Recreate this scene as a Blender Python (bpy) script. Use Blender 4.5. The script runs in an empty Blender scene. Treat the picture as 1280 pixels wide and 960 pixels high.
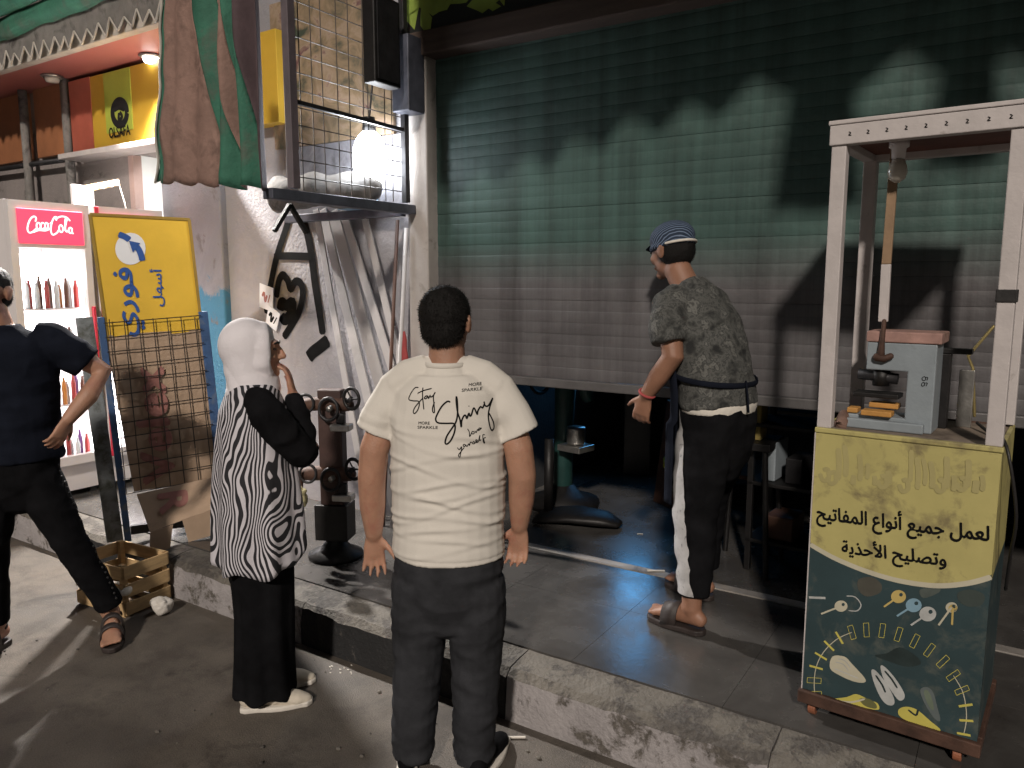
import bpy, bmesh, math, random
import numpy as np
from mathutils import Vector, Matrix, noise
from mathutils.bvhtree import BVHTree
R = math.radians
random.seed(7)
sc = bpy.context.scene
col = sc.collection

# ------------------------------------------------------------------ camera, sky, sun, exposure
HEAD, PITCH, FPX, CAMZ = R(33.0), R(7.7), 962.0, 1.70
cam_d = bpy.data.cameras.new('camera'); cam = bpy.data.objects.new('camera', cam_d); col.objects.link(cam)
cam.location = (0, 0, CAMZ); cam.rotation_euler = (R(90) - PITCH, 0, HEAD)
cam_d.sensor_width = 36.0; cam_d.lens = 36.0 * FPX / 1280.0; cam_d.clip_start = 0.05; cam_d.clip_end = 500
sc.camera = cam

SUN_DIR = Vector((-0.335, 0.80, -0.53)).normalized()          # the way the street light travels
SUN_EL = math.asin(-SUN_DIR.z); SUN_AZ = math.atan2(-SUN_DIR.x, -SUN_DIR.y)
world = bpy.data.worlds.new('World'); sc.world = world; world.use_nodes = True
wn = world.node_tree.nodes; wl = world.node_tree.links
bgn = wn['Background']; sky = wn.new('ShaderNodeTexSky'); sky.sky_type = 'NISHITA'; sky.sun_disc = False
sky.sun_elevation = SUN_EL; sky.sun_rotation = SUN_AZ
wl.new(sky.outputs[0], bgn.inputs[0]); bgn.inputs[1].default_value = 0.0035
sun_d = bpy.data.lights.new('sun', 'SUN'); sun_d.energy = 2.6; sun_d.angle = R(3.4); sun_d.color = (1.0, 0.90, 0.80)
sun = bpy.data.objects.new('sun', sun_d); col.objects.link(sun); sun.location = (3, -6, 6)
sun.rotation_euler = SUN_DIR.to_track_quat('-Z', 'Y').to_euler()
sc.view_settings.view_transform = 'Standard'; sc.view_settings.look = 'None'
sc.view_settings.exposure = 0.0; sc.view_settings.gamma = 1.0; sc.view_settings.use_curve_mapping = False
sc.cycles.use_denoising = True
sc.cycles.max_bounces = 6; sc.cycles.diffuse_bounces = 3; sc.cycles.glossy_bounces = 3; sc.cycles.transparent_max_bounces = 8
sc.cycles.sample_clamp_indirect = 4.0

# ------------------------------------------------------------------ picture geometry (for measuring real places)
_f = Vector((-math.sin(HEAD)*math.cos(PITCH), math.cos(HEAD)*math.cos(PITCH), -math.sin(PITCH)))
_r = Vector((math.cos(HEAD), math.sin(HEAD), 0)); _u = _r.cross(_f)
CAMP = Vector((0, 0, CAMZ))
def ray(px, py): return _f + _r*((px-640)/FPX) - _u*((py-480)/FPX)
def onY(px, py, Y): d = ray(px, py); return CAMP + d*(Y/d.y)
def onX(px, py, X): d = ray(px, py); return CAMP + d*(X/d.x)
def onZ(px, py, z): d = ray(px, py); return CAMP + d*((z-CAMZ)/d.z)
def onP(px, py, o, n): d = ray(px, py); return CAMP + d*((Vector(o)-CAMP).dot(n)/d.dot(n))

# ------------------------------------------------------------------ materials
def new_mat(name):
    m = bpy.data.materials.new(name); m.use_nodes = True
    nt = m.node_tree; b = nt.nodes['Principled BSDF']; return m, nt, b
def N(nt, t, **kw):
    n = nt.nodes.new(t)
    for k, v in kw.items(): setattr(n, k, v)
    return n
def ramp(nt, fac, stops):
    r = N(nt, 'ShaderNodeValToRGB'); e = r.color_ramp.elements
    e[0].position, e[0].color = stops[0][0], (*stops[0][1], 1)
    e[1].position, e[1].color = stops[-1][0], (*stops[-1][1], 1)
    for p, c in stops[1:-1]:
        x = e.new(p); x.color = (*c, 1)
    nt.links.new(fac, r.inputs[0]); return r.outputs[0]
def coords(nt, space='Object'):
    if space == 'World': return N(nt, 'ShaderNodeNewGeometry').outputs['Position']
    return N(nt, 'ShaderNodeTexCoord').outputs[space]
def noise_n(nt, co, scale, detail=6, rough=.6, dist=0, stretch=None):
    if stretch:
        mp = N(nt, 'ShaderNodeMapping'); mp.inputs['Scale'].default_value = stretch
        nt.links.new(co, mp.inputs[0]); co = mp.outputs[0]
    n = N(nt, 'ShaderNodeTexNoise'); n.inputs['Scale'].default_value = scale; n.inputs['Detail'].default_value = detail
    n.inputs['Roughness'].default_value = rough; n.inputs['Distortion'].default_value = dist
    nt.links.new(co, n.inputs['Vector']); return n.outputs[0]
def mixc(nt, fac, a, b):
    m = N(nt, 'ShaderNodeMix', data_type='RGBA')
    for sock, v in ((m.inputs[0], fac), (m.inputs[6], a), (m.inputs[7], b)):
        if isinstance(v, (int, float)): sock.default_value = v
        elif isinstance(v, tuple): sock.default_value = (*v, 1)
        else: nt.links.new(v, sock)
    return m.outputs[2]
def bump(nt, b, h, strength=.3, dist=.01):
    bp = N(nt, 'ShaderNodeBump'); bp.inputs['Strength'].default_value = strength; bp.inputs['Distance'].default_value = dist
    nt.links.new(h, bp.inputs['Height']); nt.links.new(bp.outputs[0], b.inputs['Normal'])
def simple(name, c, rough=.6, var=.25, scale=6., metal=0., bmp=.15, bscale=60., space='Object', dirt=None, dirt_amt=.45, dscale=3., stretch=None, spec=.5):
    """colour with blotchy variation, optional dirt patches, fine relief"""
    m, nt, b = new_mat(name); co = coords(nt, space)
    n = noise_n(nt, co, scale, 5, .6, 0, stretch)
    lo = tuple(x*(1-var) for x in c); hi = tuple(min(1, x*(1+var)) for x in c)
    cc = ramp(nt, n, [(.3, lo), (.7, hi)])
    if dirt:
        n2 = noise_n(nt, co, dscale, 8, .65, .4)
        f = ramp(nt, n2, [(dirt_amt, (0,0,0)), (dirt_amt+.14, (1,1,1))])
        cc = mixc(nt, f, cc, dirt)
    nt.links.new(cc, b.inputs['Base Color']); b.inputs['Roughness'].default_value = rough; b.inputs['Metallic'].default_value = metal
    b.inputs['Specular IOR Level'].default_value = spec
    if bmp: bump(nt, b, noise_n(nt, co, bscale, 4), bmp)
    return m
def emit(name, c, s):
    m, nt, b = new_mat(name); b.inputs['Base Color'].default_value = (*c, 1)
    b.inputs['Emission Color'].default_value = (*c, 1); b.inputs['Emission Strength'].default_value = s; return m

M = {}
M['skin'] = simple('skin', (.38, .205, .135), .5, .16, 9, bmp=.25, bscale=170, dirt=(.33, .145, .10), dirt_amt=.52, dscale=7); M['skin'].node_tree.nodes['Principled BSDF'].inputs['Subsurface Weight'].default_value = .08
M['skin_dark'] = simple('skin_dark', (.25, .125, .078), .55, .12, 14, bmp=.1, bscale=120)
M['hair'] = simple('hair', (.008, .007, .0065), .6, .4, 200, bmp=.5, bscale=420, spec=.25)
M['shirt'] = simple('white_cotton', (.63, .595, .54), .95, .05, 5, bmp=.12, bscale=260)
M['jeans'] = simple('charcoal_denim', (.030, .031, .035), .9, .35, 9, bmp=.25, bscale=220, spec=.12)
M['black_cloth'] = simple('black_cloth', (.007, .007, .008), .95, .4, 8, bmp=.2, bscale=150, spec=.06)
M['navy_cloth'] = simple('navy_cotton', (.009, .011, .018), .95, .3, 8, bmp=.2, bscale=180, spec=.06)
M['scarf'] = simple('white_scarf', (.68, .65, .68), .85, .05, 8, bmp=.2, bscale=90)
M['ink'] = simple('black_ink', (.010, .010, .010), .9, .2, 20, bmp=0, spec=.05)
M['sneaker'] = simple('beige_sneaker', (.58, .52, .43), .8, .12, 20, dirt=(.25, .2, .16), dirt_amt=.6, dscale=14)
M['sole'] = simple('white_sole', (.62, .58, .52), .7, .1, 20)
M['black_rubber'] = simple('black_rubber', (.014, .013, .013), .55, .3, 20)
M['sandal'] = simple('dark_sandal', (.03, .022, .02), .6, .3, 20)
M['eye'] = simple('eye', (.02, .012, .01), .2, .1, 5, bmp=0)
M['lip'] = simple('lip', (.3, .1, .08), .5, .1, 20, bmp=0)

def zebra():
    m, nt, b = new_mat('zebra_print'); co = coords(nt)
    mp = N(nt, 'ShaderNodeMapping'); mp.inputs['Scale'].default_value = (1, 1, .62); nt.links.new(co, mp.inputs[0])
    a = noise_n(nt, mp.outputs[0], 5.6, 1.6, .45)
    sx = N(nt, 'ShaderNodeSeparateXYZ'); nt.links.new(co, sx.inputs[0])
    m1 = N(nt, 'ShaderNodeMath', operation='MULTIPLY'); nt.links.new(a, m1.inputs[0]); m1.inputs[1].default_value = 95
    ys = N(nt, 'ShaderNodeMath', operation='ADD'); nt.links.new(sx.outputs[0], ys.inputs[0]); nt.links.new(sx.outputs[1], ys.inputs[1])
    m2 = N(nt, 'ShaderNodeMath', operation='MULTIPLY'); nt.links.new(ys.outputs[0], m2.inputs[0]); m2.inputs[1].default_value = 275
    ad = N(nt, 'ShaderNodeMath', operation='ADD'); nt.links.new(m1.outputs[0], ad.inputs[0]); nt.links.new(m2.outputs[0], ad.inputs[1])
    sn = N(nt, 'ShaderNodeMath', operation='SINE'); nt.links.new(ad.outputs[0], sn.inputs[0])
    c = ramp(nt, sn.outputs[0], [(.50, (.012, .012, .016)), (.60, (.56, .54, .58))])
    # map -1..1 -> 0..1
    mr = N(nt, 'ShaderNodeMapRange'); mr.inputs[1].default_value = -1; mr.inputs[2].default_value = 1
    nt.links.new(sn.outputs[0], mr.inputs[0]); rp = [n for n in nt.nodes if n.bl_idname == 'ShaderNodeValToRGB'][0]
    nt.links.new(mr.outputs[0], rp.inputs[0]); nt.links.new(c, b.inputs['Base Color']); b.inputs['Roughness'].default_value = .8
    bump(nt, b, noise_n(nt, co, 120), .1); return m
M['zebra'] = zebra()
def camo():
    m, nt, b = new_mat('mottled_print'); co = coords(nt)
    n = noise_n(nt, co, 17, 4, .6, .25)
    c = ramp(nt, n, [(.34, (.014, .015, .015)), (.43, (.045, .046, .043)), (.50, (.085, .086, .080)), (.55, (.030, .031, .030)), (.61, (.13, .13, .12)), (.68, (.05, .05, .047))])
    nt.links.new(c, b.inputs['Base Color']); b.inputs['Roughness'].default_value = .9; bump(nt, b, noise_n(nt, co, 150), .15); return m
M['camo'] = camo()
def capmat():
    m, nt, b = new_mat('striped_cap_cloth'); co = coords(nt)
    w = N(nt, 'ShaderNodeTexWave'); w.inputs['Scale'].default_value = 34; w.inputs['Distortion'].default_value = 1.4; w.bands_direction = 'DIAGONAL'
    nt.links.new(co, w.inputs[0]); c = ramp(nt, w.outputs[0], [(.72, (.010, .022, .045)), (.92, (.15, .20, .30))])
    nt.links.new(c, b.inputs['Base Color']); b.inputs['Roughness'].default_value = .85; return m
M['cap'] = capmat()
def stripe_print():
    m, nt, b = new_mat('grey_side_stripe'); co = coords(nt)
    n = noise_n(nt, co, 38, 3, .6, .8)
    c = ramp(nt, n, [(.30, (.16, .16, .165)), (.38, (.36, .355, .355)), (.7, (.42, .41, .41))])
    nt.links.new(c, b.inputs['Base Color']); b.inputs['Roughness'].default_value = .9; return m
M['leg_stripe'] = stripe_print()

def asphalt():
    m, nt, b = new_mat('dirty_asphalt'); co = coords(nt, 'World')
    big = noise_n(nt, co, .9, 7, .6, .5); mid = noise_n(nt, co, 5, 9, .72); fine = noise_n(nt, co, 170, 3, .7)
    c1 = ramp(nt, big, [(.3, (.072, .061, .051)), (.5, (.112, .096, .081)), (.7, (.150, .129, .110))])
    c2 = ramp(nt, mid, [(.35, (.55, .53, .52)), (.5, (.9, .89, .87)), (.72, (1.18, 1.16, 1.13))])
    mm = N(nt, 'ShaderNodeMix', data_type='RGBA', blend_type='MULTIPLY'); mm.inputs[0].default_value = .8
    nt.links.new(c1, mm.inputs[6]); nt.links.new(c2, mm.inputs[7])
    v = N(nt, 'ShaderNodeTexVoronoi'); v.inputs['Scale'].default_value = 55; nt.links.new(co, v.inputs['Vector'])
    sp = ramp(nt, v.outputs['Distance'], [(.04, (1,1,1)), (.10, (0,0,0))])
    thin = ramp(nt, noise_n(nt, co, 3.2, 5), [(.56, (0,0,0)), (.7, (.55,.55,.55))])
    k = N(nt, 'ShaderNodeMath', operation='MULTIPLY'); nt.links.new(sp, k.inputs[0]); nt.links.new(thin, k.inputs[1])
    cc = mixc(nt, k.outputs[0], mm.outputs[2], (.32, .29, .26))
    fb = N(nt, 'ShaderNodeMix', data_type='RGBA', blend_type='MULTIPLY'); fb.inputs[0].default_value = .45
    nt.links.new(cc, fb.inputs[6]); nt.links.new(ramp(nt, fine, [(.3, (.25,.25,.25)), (.7, (1.6,1.6,1.6))]), fb.inputs[7])
    st_ = noise_n(nt, co, 2.1, 10, .7, 1.1); c4 = mixc(nt, ramp(nt, st_, [(.57, (0,0,0)), (.68, (.75,.75,.75))]), fb.outputs[2], (.028, .023, .019)); du = noise_n(nt, co, 1.3, 9, .68, .9); c5 = mixc(nt, ramp(nt, du, [(.58, (0,0,0)), (.75, (.5,.5,.5))]), c4, (.21, .185, .155))
    nt.links.new(c5, b.inputs['Base Color'])
    nt.links.new(ramp(nt, big, [(.35, (.55,)*3), (.65, (.9,)*3)]), b.inputs['Roughness'])
    h = N(nt, 'ShaderNodeMath', operation='ADD'); nt.links.new(fine, h.inputs[0]); nt.links.new(mid, h.inputs[1])
    bump(nt, b, h.outputs[0], .45, .012); return m
M['asphalt'] = asphalt()
def worn_paint(name, paint, under, amt=.5, rough=.8, dark=(.035, .03, .027)):
    m, nt, b = new_mat(name); co = coords(nt, 'World')
    n = noise_n(nt, co, 7, 10, .72, .3); n2 = noise_n(nt, co, 2.4, 8, .7, .6); f = noise_n(nt, co, 60, 4)
    pc = mixc(nt, ramp(nt, n2, [(.35, (0,0,0)), (.7, (1,1,1))]), paint, tuple(x*.62 for x in paint))
    uc = mixc(nt, ramp(nt, f, [(.35, (0,0,0)), (.65, (1,1,1))]), under, tuple(x*.55 for x in under))
    c = mixc(nt, ramp(nt, n, [(amt, (0,0,0)), (amt+.07, (1,1,1))]), pc, uc)
    c = mixc(nt, ramp(nt, noise_n(nt, co, 3.3, 9, .75, .8), [(.60, (0,0,0)), (.68, (1,1,1))]), c, dark)
    nt.links.new(c, b.inputs['Base Color']); b.inputs['Roughness'].default_value = rough
    h = N(nt, 'ShaderNodeMath', operation='ADD'); nt.links.new(n, h.inputs[0]); nt.links.new(f, h.inputs[1]); bump(nt, b, h.outputs[0], .6, .015); return m
M['kerb_white'] = worn_paint('kerb_white_paint', (.36, .335, .335), (.13, .115, .10), .53)
M['kerb_black'] = worn_paint('kerb_black_paint', (.016, .016, .017), (.10, .09, .08), .60)
M['concrete'] = worn_paint('worn_concrete', (.15, .135, .115), (.085, .075, .066), .48)
def tile_mat():
    m, nt, b = new_mat('glazed_floor_tile'); co = coords(nt, 'World')
    n = noise_n(nt, co, 3.0, 8, .65, .3); f = noise_n(nt, co, 40, 4)
    c = ramp(nt, n, [(.3, (.044, .041, .039)), (.55, (.070, .066, .062)), (.75, (.094, .088, .082))])
    c = mixc(nt, ramp(nt, noise_n(nt, co, 1.7, 9, .75, .7), [(.56, (0,0,0)), (.74, (.8,.8,.8))]), c, (.035, .03, .027))
    nt.links.new(c, b.inputs['Base Color'])
    nt.links.new(ramp(nt, n, [(.3, (.16,)*3), (.7, (.34,)*3)]), b.inputs['Roughness'])
    bump(nt, b, f, .10, .004); return m
M['tile'] = tile_mat()
def shutter_mat():
    m, nt, b = new_mat('painted_shutter_steel'); co = coords(nt, 'World')
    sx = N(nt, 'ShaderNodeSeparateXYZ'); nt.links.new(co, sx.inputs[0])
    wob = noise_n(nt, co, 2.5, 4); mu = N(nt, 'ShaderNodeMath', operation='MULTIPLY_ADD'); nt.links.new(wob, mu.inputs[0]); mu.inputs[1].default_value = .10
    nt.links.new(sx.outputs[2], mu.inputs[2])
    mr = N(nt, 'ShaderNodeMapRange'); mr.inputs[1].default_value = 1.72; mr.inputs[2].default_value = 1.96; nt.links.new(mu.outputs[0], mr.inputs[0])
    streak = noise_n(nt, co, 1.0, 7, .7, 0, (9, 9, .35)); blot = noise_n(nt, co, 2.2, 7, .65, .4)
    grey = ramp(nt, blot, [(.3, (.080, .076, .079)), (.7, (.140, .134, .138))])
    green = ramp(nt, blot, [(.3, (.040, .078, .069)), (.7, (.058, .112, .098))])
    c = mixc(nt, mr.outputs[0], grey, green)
    mm = N(nt, 'ShaderNodeMix', data_type='RGBA', blend_type='MULTIPLY'); mm.inputs[0].default_value = 1
    nt.links.new(c, mm.inputs[6]); nt.links.new(ramp(nt, streak, [(.3, (.55,.52,.52)), (.6, (1.08,1.08,1.08))]), mm.inputs[7])
    sc2 = noise_n(nt, co, 1.0, 9, .8, 0, (4, 4, 26)); c2 = mixc(nt, ramp(nt, sc2, [(.70, (0,0,0)), (.74, (.5,.5,.5))]), mm.outputs[2], (.20, .24, .23))
    nt.links.new(c2, b.inputs['Base Color']); b.inputs['Roughness'].default_value = .55; b.inputs['Metallic'].default_value = .15
    rs = noise_n(nt, co, 9, 8, .75, .5); c3 = mixc(nt, ramp(nt, rs, [(.66, (0,0,0)), (.72, (.7,.7,.7))]), c2, (.055, .042, .034)); nt.links.new(c3, b.inputs['Base Color'])
    hs = N(nt, 'ShaderNodeMath', operation='MULTIPLY_ADD'); nt.links.new(noise_n(nt, co, 3.5, 3), hs.inputs[0]); hs.inputs[1].default_value = 5; nt.links.new(noise_n(nt, co, 30, 4), hs.inputs[2])
    bump(nt, b, hs.outputs[0], .25, .006); return m
M['shutter'] = shutter_mat()
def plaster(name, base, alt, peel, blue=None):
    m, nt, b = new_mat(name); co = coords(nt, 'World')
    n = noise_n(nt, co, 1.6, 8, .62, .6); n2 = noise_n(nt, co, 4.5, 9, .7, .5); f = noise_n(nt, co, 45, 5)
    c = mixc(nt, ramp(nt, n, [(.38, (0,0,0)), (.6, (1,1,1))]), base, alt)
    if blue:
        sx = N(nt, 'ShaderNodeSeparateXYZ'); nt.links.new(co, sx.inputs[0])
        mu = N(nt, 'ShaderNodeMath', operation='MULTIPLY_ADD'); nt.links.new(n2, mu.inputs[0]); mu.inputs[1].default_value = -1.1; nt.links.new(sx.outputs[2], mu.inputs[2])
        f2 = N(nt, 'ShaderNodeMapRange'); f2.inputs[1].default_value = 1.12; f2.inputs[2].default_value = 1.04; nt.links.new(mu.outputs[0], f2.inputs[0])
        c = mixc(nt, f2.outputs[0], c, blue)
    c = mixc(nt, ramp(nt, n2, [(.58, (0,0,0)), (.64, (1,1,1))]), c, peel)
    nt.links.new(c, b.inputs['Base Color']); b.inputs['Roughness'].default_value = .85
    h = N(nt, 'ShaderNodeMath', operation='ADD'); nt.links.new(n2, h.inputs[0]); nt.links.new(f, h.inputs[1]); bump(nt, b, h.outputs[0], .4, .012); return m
M['plaster'] = plaster('whitewashed_plaster', (.35, .335, .35), (.25, .245, .265), (.29, .275, .285))
M['plaster_blue'] = plaster('peeling_blue_plaster', (.28, .275, .30), (.19, .19, .215), (.13, .125, .13), (.045, .17, .28))
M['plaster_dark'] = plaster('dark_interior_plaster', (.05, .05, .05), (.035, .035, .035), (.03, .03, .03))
M['plaster_grey'] = plaster('grey_facade_plaster', (.24, .21, .20), (.17, .15, .145), (.12, .11, .10))
M['white_paint'] = simple('old_white_paint', (.50, .46, .45), .6, .1, 10, dirt=(.22, .19, .17), dirt_amt=.62, dscale=12)
M['brown_wood'] = simple('dark_brown_wood', (.085, .040, .026), .65, .35, 8, stretch=(1, 1, 1))
M['rust'] = simple('rusty_brown_steel', (.075, .038, .026), .7, .4, 16, metal=.2)
M['dark_metal'] = simple('dark_steel', (.028, .027, .029), .5, .3, 18, metal=.5)
M['blue_metal'] = simple('bluish_grey_steel', (.085, .09, .115), .5, .3, 12, metal=.35)
M['black_metal'] = simple('black_iron', (.012, .011, .011), .5, .3, 18, metal=.3)
M['grey_wire'] = simple('wire', (.055, .045, .038), .5, .3, 30, metal=.5)
M['yellow_sign'] = simple('yellow_sign_plastic', (.72, .45, .045), .45, .08, 4, bmp=.05, dirt=(.45, .30, .06), dirt_amt=.66, dscale=5)
M['yellow_board'] = simple('shop_sign_yellow', (.48, .30, .035), .4, .06, 4, bmp=.05)
M['red_board'] = simple('shop_sign_red', (.33, .085, .055), .45, .2, 4, bmp=.05)
M['green_board'] = simple('sign_green', (.30, .35, .05), .45, .12, 5, bmp=0)
M['orange_board'] = simple('brown_orange_panel', (.27, .11, .05), .5, .3, 2.5, bmp=.05)
M['sign_blue'] = simple('sign_blue_print', (.025, .085, .30), .5, .1, 5, bmp=0)
M['sign_white'] = simple('sign_white_print', (.75, .75, .76), .5, .06, 5, bmp=0)
M['cardboard'] = simple('cardboard', (.37, .265, .185), .9, .14, 6, bmp=.1, dirt=(.22, .165, .12), dirt_amt=.60, dscale=4)
M['pink_print'] = simple('faded_pink_print', (.30, .135, .115), .9, .2, 12, bmp=0)
M['blue_wood'] = simple('blue_painted_board', (.035, .085, .20), .6, .3, 7, dirt=(.14, .16, .18), dirt_amt=.55, dscale=6)
M['grey_blue_wood'] = simple('weathered_grey_blue_board', (.20, .22, .23), .8, .25, 7, dirt=(.07, .075, .06), dirt_amt=.5, dscale=8)
M['pale_wood'] = simple('pale_crate_wood', (.50, .34, .17), .8, .22, 7, stretch=(1, 1, 6), dirt=(.17, .11, .06), dirt_amt=.58, dscale=5)
M['dark_wood'] = simple('shadowed_wood', (.15, .10, .06), .8, .3, 10)  # crate wood with shade put into its colour, for the bottom slats
M['green_fabric'] = simple('green_awning_fabric', (.030, .13, .085), .8, .3, 6, bmp=.7, bscale=22, dirt=(.07, .10, .075), dirt_amt=.52, dscale=5)
M['tan_fabric'] = simple('tan_awning_fabric', (.25, .155, .125), .85, .25, 5, bmp=.7, bscale=22, dirt=(.13, .08, .064), dirt_amt=.50, dscale=5)
M['grey_fabric'] = simple('dirty_grey_fabric', (.16, .15, .14), .85, .3, 5, bmp=.3, bscale=30, dirt=(.06, .055, .05), dirt_amt=.52, dscale=5)
M['pale_edge'] = simple('pale_piping', (.40, .37, .33), .8, .2, 9)
M['soffit'] = simple('red_soffit', (.25, .075, .062), .5, .12, 2, bmp=.05)
M['red_plastic'] = simple('red_plastic', (.62, .035, .075), .4, .08, 6, bmp=0)
M['fridge_white'] = simple('fridge_white', (.70, .66, .66), .35, .04, 6, bmp=0)
M['grey_machine'] = simple('grey_blue_machine_enamel', (.24, .275, .30), .45, .12, 7, dirt=(.12, .13, .13), dirt_amt=.62, dscale=9)
M['pink_top'] = simple('worn_pink_board', (.34, .20, .17), .7, .3, 14, dirt=(.2, .12, .09), dirt_amt=.55, dscale=10)
M['amber'] = simple('amber_wood_block', (.48, .24, .06), .55, .2, 10)
M['steel'] = simple('worn_bright_steel', (.45, .44, .42), .35, .2, 20, metal=.9)
M['glass_bulb'] = simple('frosted_bulb_glass', (.55, .52, .45), .15, .05, 5, bmp=0)
M['bag'] = simple('crumpled_pale_plastic', (.50, .47, .43), .5, .15, 12, bmp=.5, bscale=30)
M['paper'] = simple('scrap_paper', (.62, .58, .52), .9, .1, 20)
M['lime_leaf'] = simple('lime_print', (.22, .30, .05), .6, .25, 6, bmp=0)
M['black_sign'] = simple('black_sign_face', (.012, .013, .012), .5, .3, 4, bmp=0)
M['lintel'] = simple('stained_lintel_wood', (.060, .040, .032), .8, .35, 5, stretch=(.3, 1, 3))
M['machine_green'] = simple('dark_green_enamel', (.012, .045, .040), .5, .3, 6)
M['lime_cloth'] = simple('lime_cloth', (.42, .45, .03), .8, .2, 12)
M['cart_roof'] = simple('red_brown_board', (.13, .045, .03), .7, .3, 5)
M['cart_floor'] = simple('worn_cart_floor', (.19, .15, .115), .85, .25, 9, dirt=(.08, .06, .045), dirt_amt=.5, dscale=8)
M['cart_yellow'] = simple('cart_yellow_print', (.44, .39, .15), .55, .10, 5, bmp=.08, bscale=14, dirt=(.21, .175, .085), dirt_amt=.50, dscale=7)
M['cart_teal'] = simple('cart_teal_print', (.026, .050, .056), .5, .18, 5, bmp=.08, bscale=14, dirt=(.070, .085, .078), dirt_amt=.52, dscale=9)
M['print_cream'] = simple('print_cream', (.50, .47, .36), .5, .1, 9, bmp=0)
M['print_ghost'] = simple('print_ghost', (.375, .33, .145), .5, .08, 9, bmp=0)
M['print_yellow'] = simple('print_yellow', (.52, .46, .10), .5, .1, 9, bmp=0)
M['print_blue'] = simple('print_blue', (.20, .33, .42), .5, .1, 9, bmp=0)
M['print_grey'] = simple('print_grey', (.42, .43, .42), .5, .2, 14, bmp=0)
M['print_dark'] = simple('print_dark', (.018, .03, .03), .5, .3, 14, bmp=0)
M['print_gold'] = simple('print_gold', (.50, .38, .13), .5, .1, 9, bmp=0)
M['pvc'] = simple('white_pvc', (.42, .40, .395), .55, .1, 5, bmp=.05, dirt=(.28, .26, .25), dirt_amt=.6, dscale=3)
M['beam_blue'] = M['blue_metal']
M['red_cloth'] = simple('red_cloth', (.30, .05, .05), .85, .2, 9)
M['banner'] = None
def banner():
    m, nt, b = new_mat('faded_banner_print'); co = coords(nt, 'World')
    n = noise_n(nt, co, 4.5, 5, .6, 1.2)
    c = ramp(nt, n, [(.34, (.035, .045, .03)), (.42, (.12, .095, .06)), (.5, (.21, .15, .09)), (.6, (.27, .20, .14)), (.68, (.11, .05, .05))])
    nt.links.new(c, b.inputs['Base Color']); b.inputs['Roughness'].default_value = .6; return m
M['banner'] = banner()
M['led'] = emit('white_led', (.93, .96, 1.0), 40.0)
M['fridge_glow'] = emit('fridge_light_panel', (1.0, .97, .98), 9.0)
M['header_glow'] = emit('backlit_red_header', (.95, .06, .14), .85)
M['header_white'] = emit('backlit_white_script', (1.0, .92, .92), .9)
M['shop_glow'] = emit('shop_ceiling_light', (1.0, .98, .95), 30.0)
M['spot_lens'] = emit('downlight_lens', (1.0, .97, .92), 12.0)
M['screen'] = emit('blue_screen', (.12, .48, 1.0), 5.5)
M['shop_white'] = simple('shop_white_wall', (.7, .69, .67), .7, .05, 3)
def thin_glass():
    m, nt, b = new_mat('door_glass'); nt.nodes.remove(b); out = nt.nodes['Material Output']
    t = N(nt, 'ShaderNodeBsdfTransparent'); g = N(nt, 'ShaderNodeBsdfGlossy'); g.inputs['Roughness'].default_value = .05
    mx = N(nt, 'ShaderNodeMixShader'); mx.inputs[0].default_value = .06
    nt.links.new(t.outputs[0], mx.inputs[1]); nt.links.new(g.outputs[0], mx.inputs[2]); nt.links.new(mx.outputs[0], out.inputs[0]); return m
M['glass'] = thin_glass()

# ------------------------------------------------------------------ mesh helpers
def tag(o, label=None, cat=None, group=None, kind=None):
    if label: o['label'] = label
    if cat: o['category'] = cat
    if group: o['group'] = group
    if kind: o['kind'] = kind
    return o
def link(name, me, mat=None, parent=None):
    o = bpy.data.objects.new(name, me); col.objects.link(o)
    if mat is not None and me is not None and not me.materials:
        for m in (mat if isinstance(mat, (list, tuple)) else [mat]): me.materials.append(M[m] if isinstance(m, str) else m)
    if parent: o.parent = parent
    return o
def empty(name, loc=(0,0,0), rz=0, label=None, cat=None, group=None):
    o = bpy.data.objects.new(name, None); col.objects.link(o); o.location = loc; o.rotation_euler = (0, 0, rz); o.empty_display_size = .1
    return tag(o, label, cat, group)
def frame_of(d, ref=None):
    d = Vector(d).normalized(); ref = Vector(ref) if ref is not None else (Vector((0,0,1)) if abs(d.z) < .9 else Vector((0,1,0)))
    x = ref - d*ref.dot(d)
    if x.length < 1e-6: x = Vector((1,0,0)) - d*d.x
    x.normalize(); return x, d.cross(x)
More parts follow.
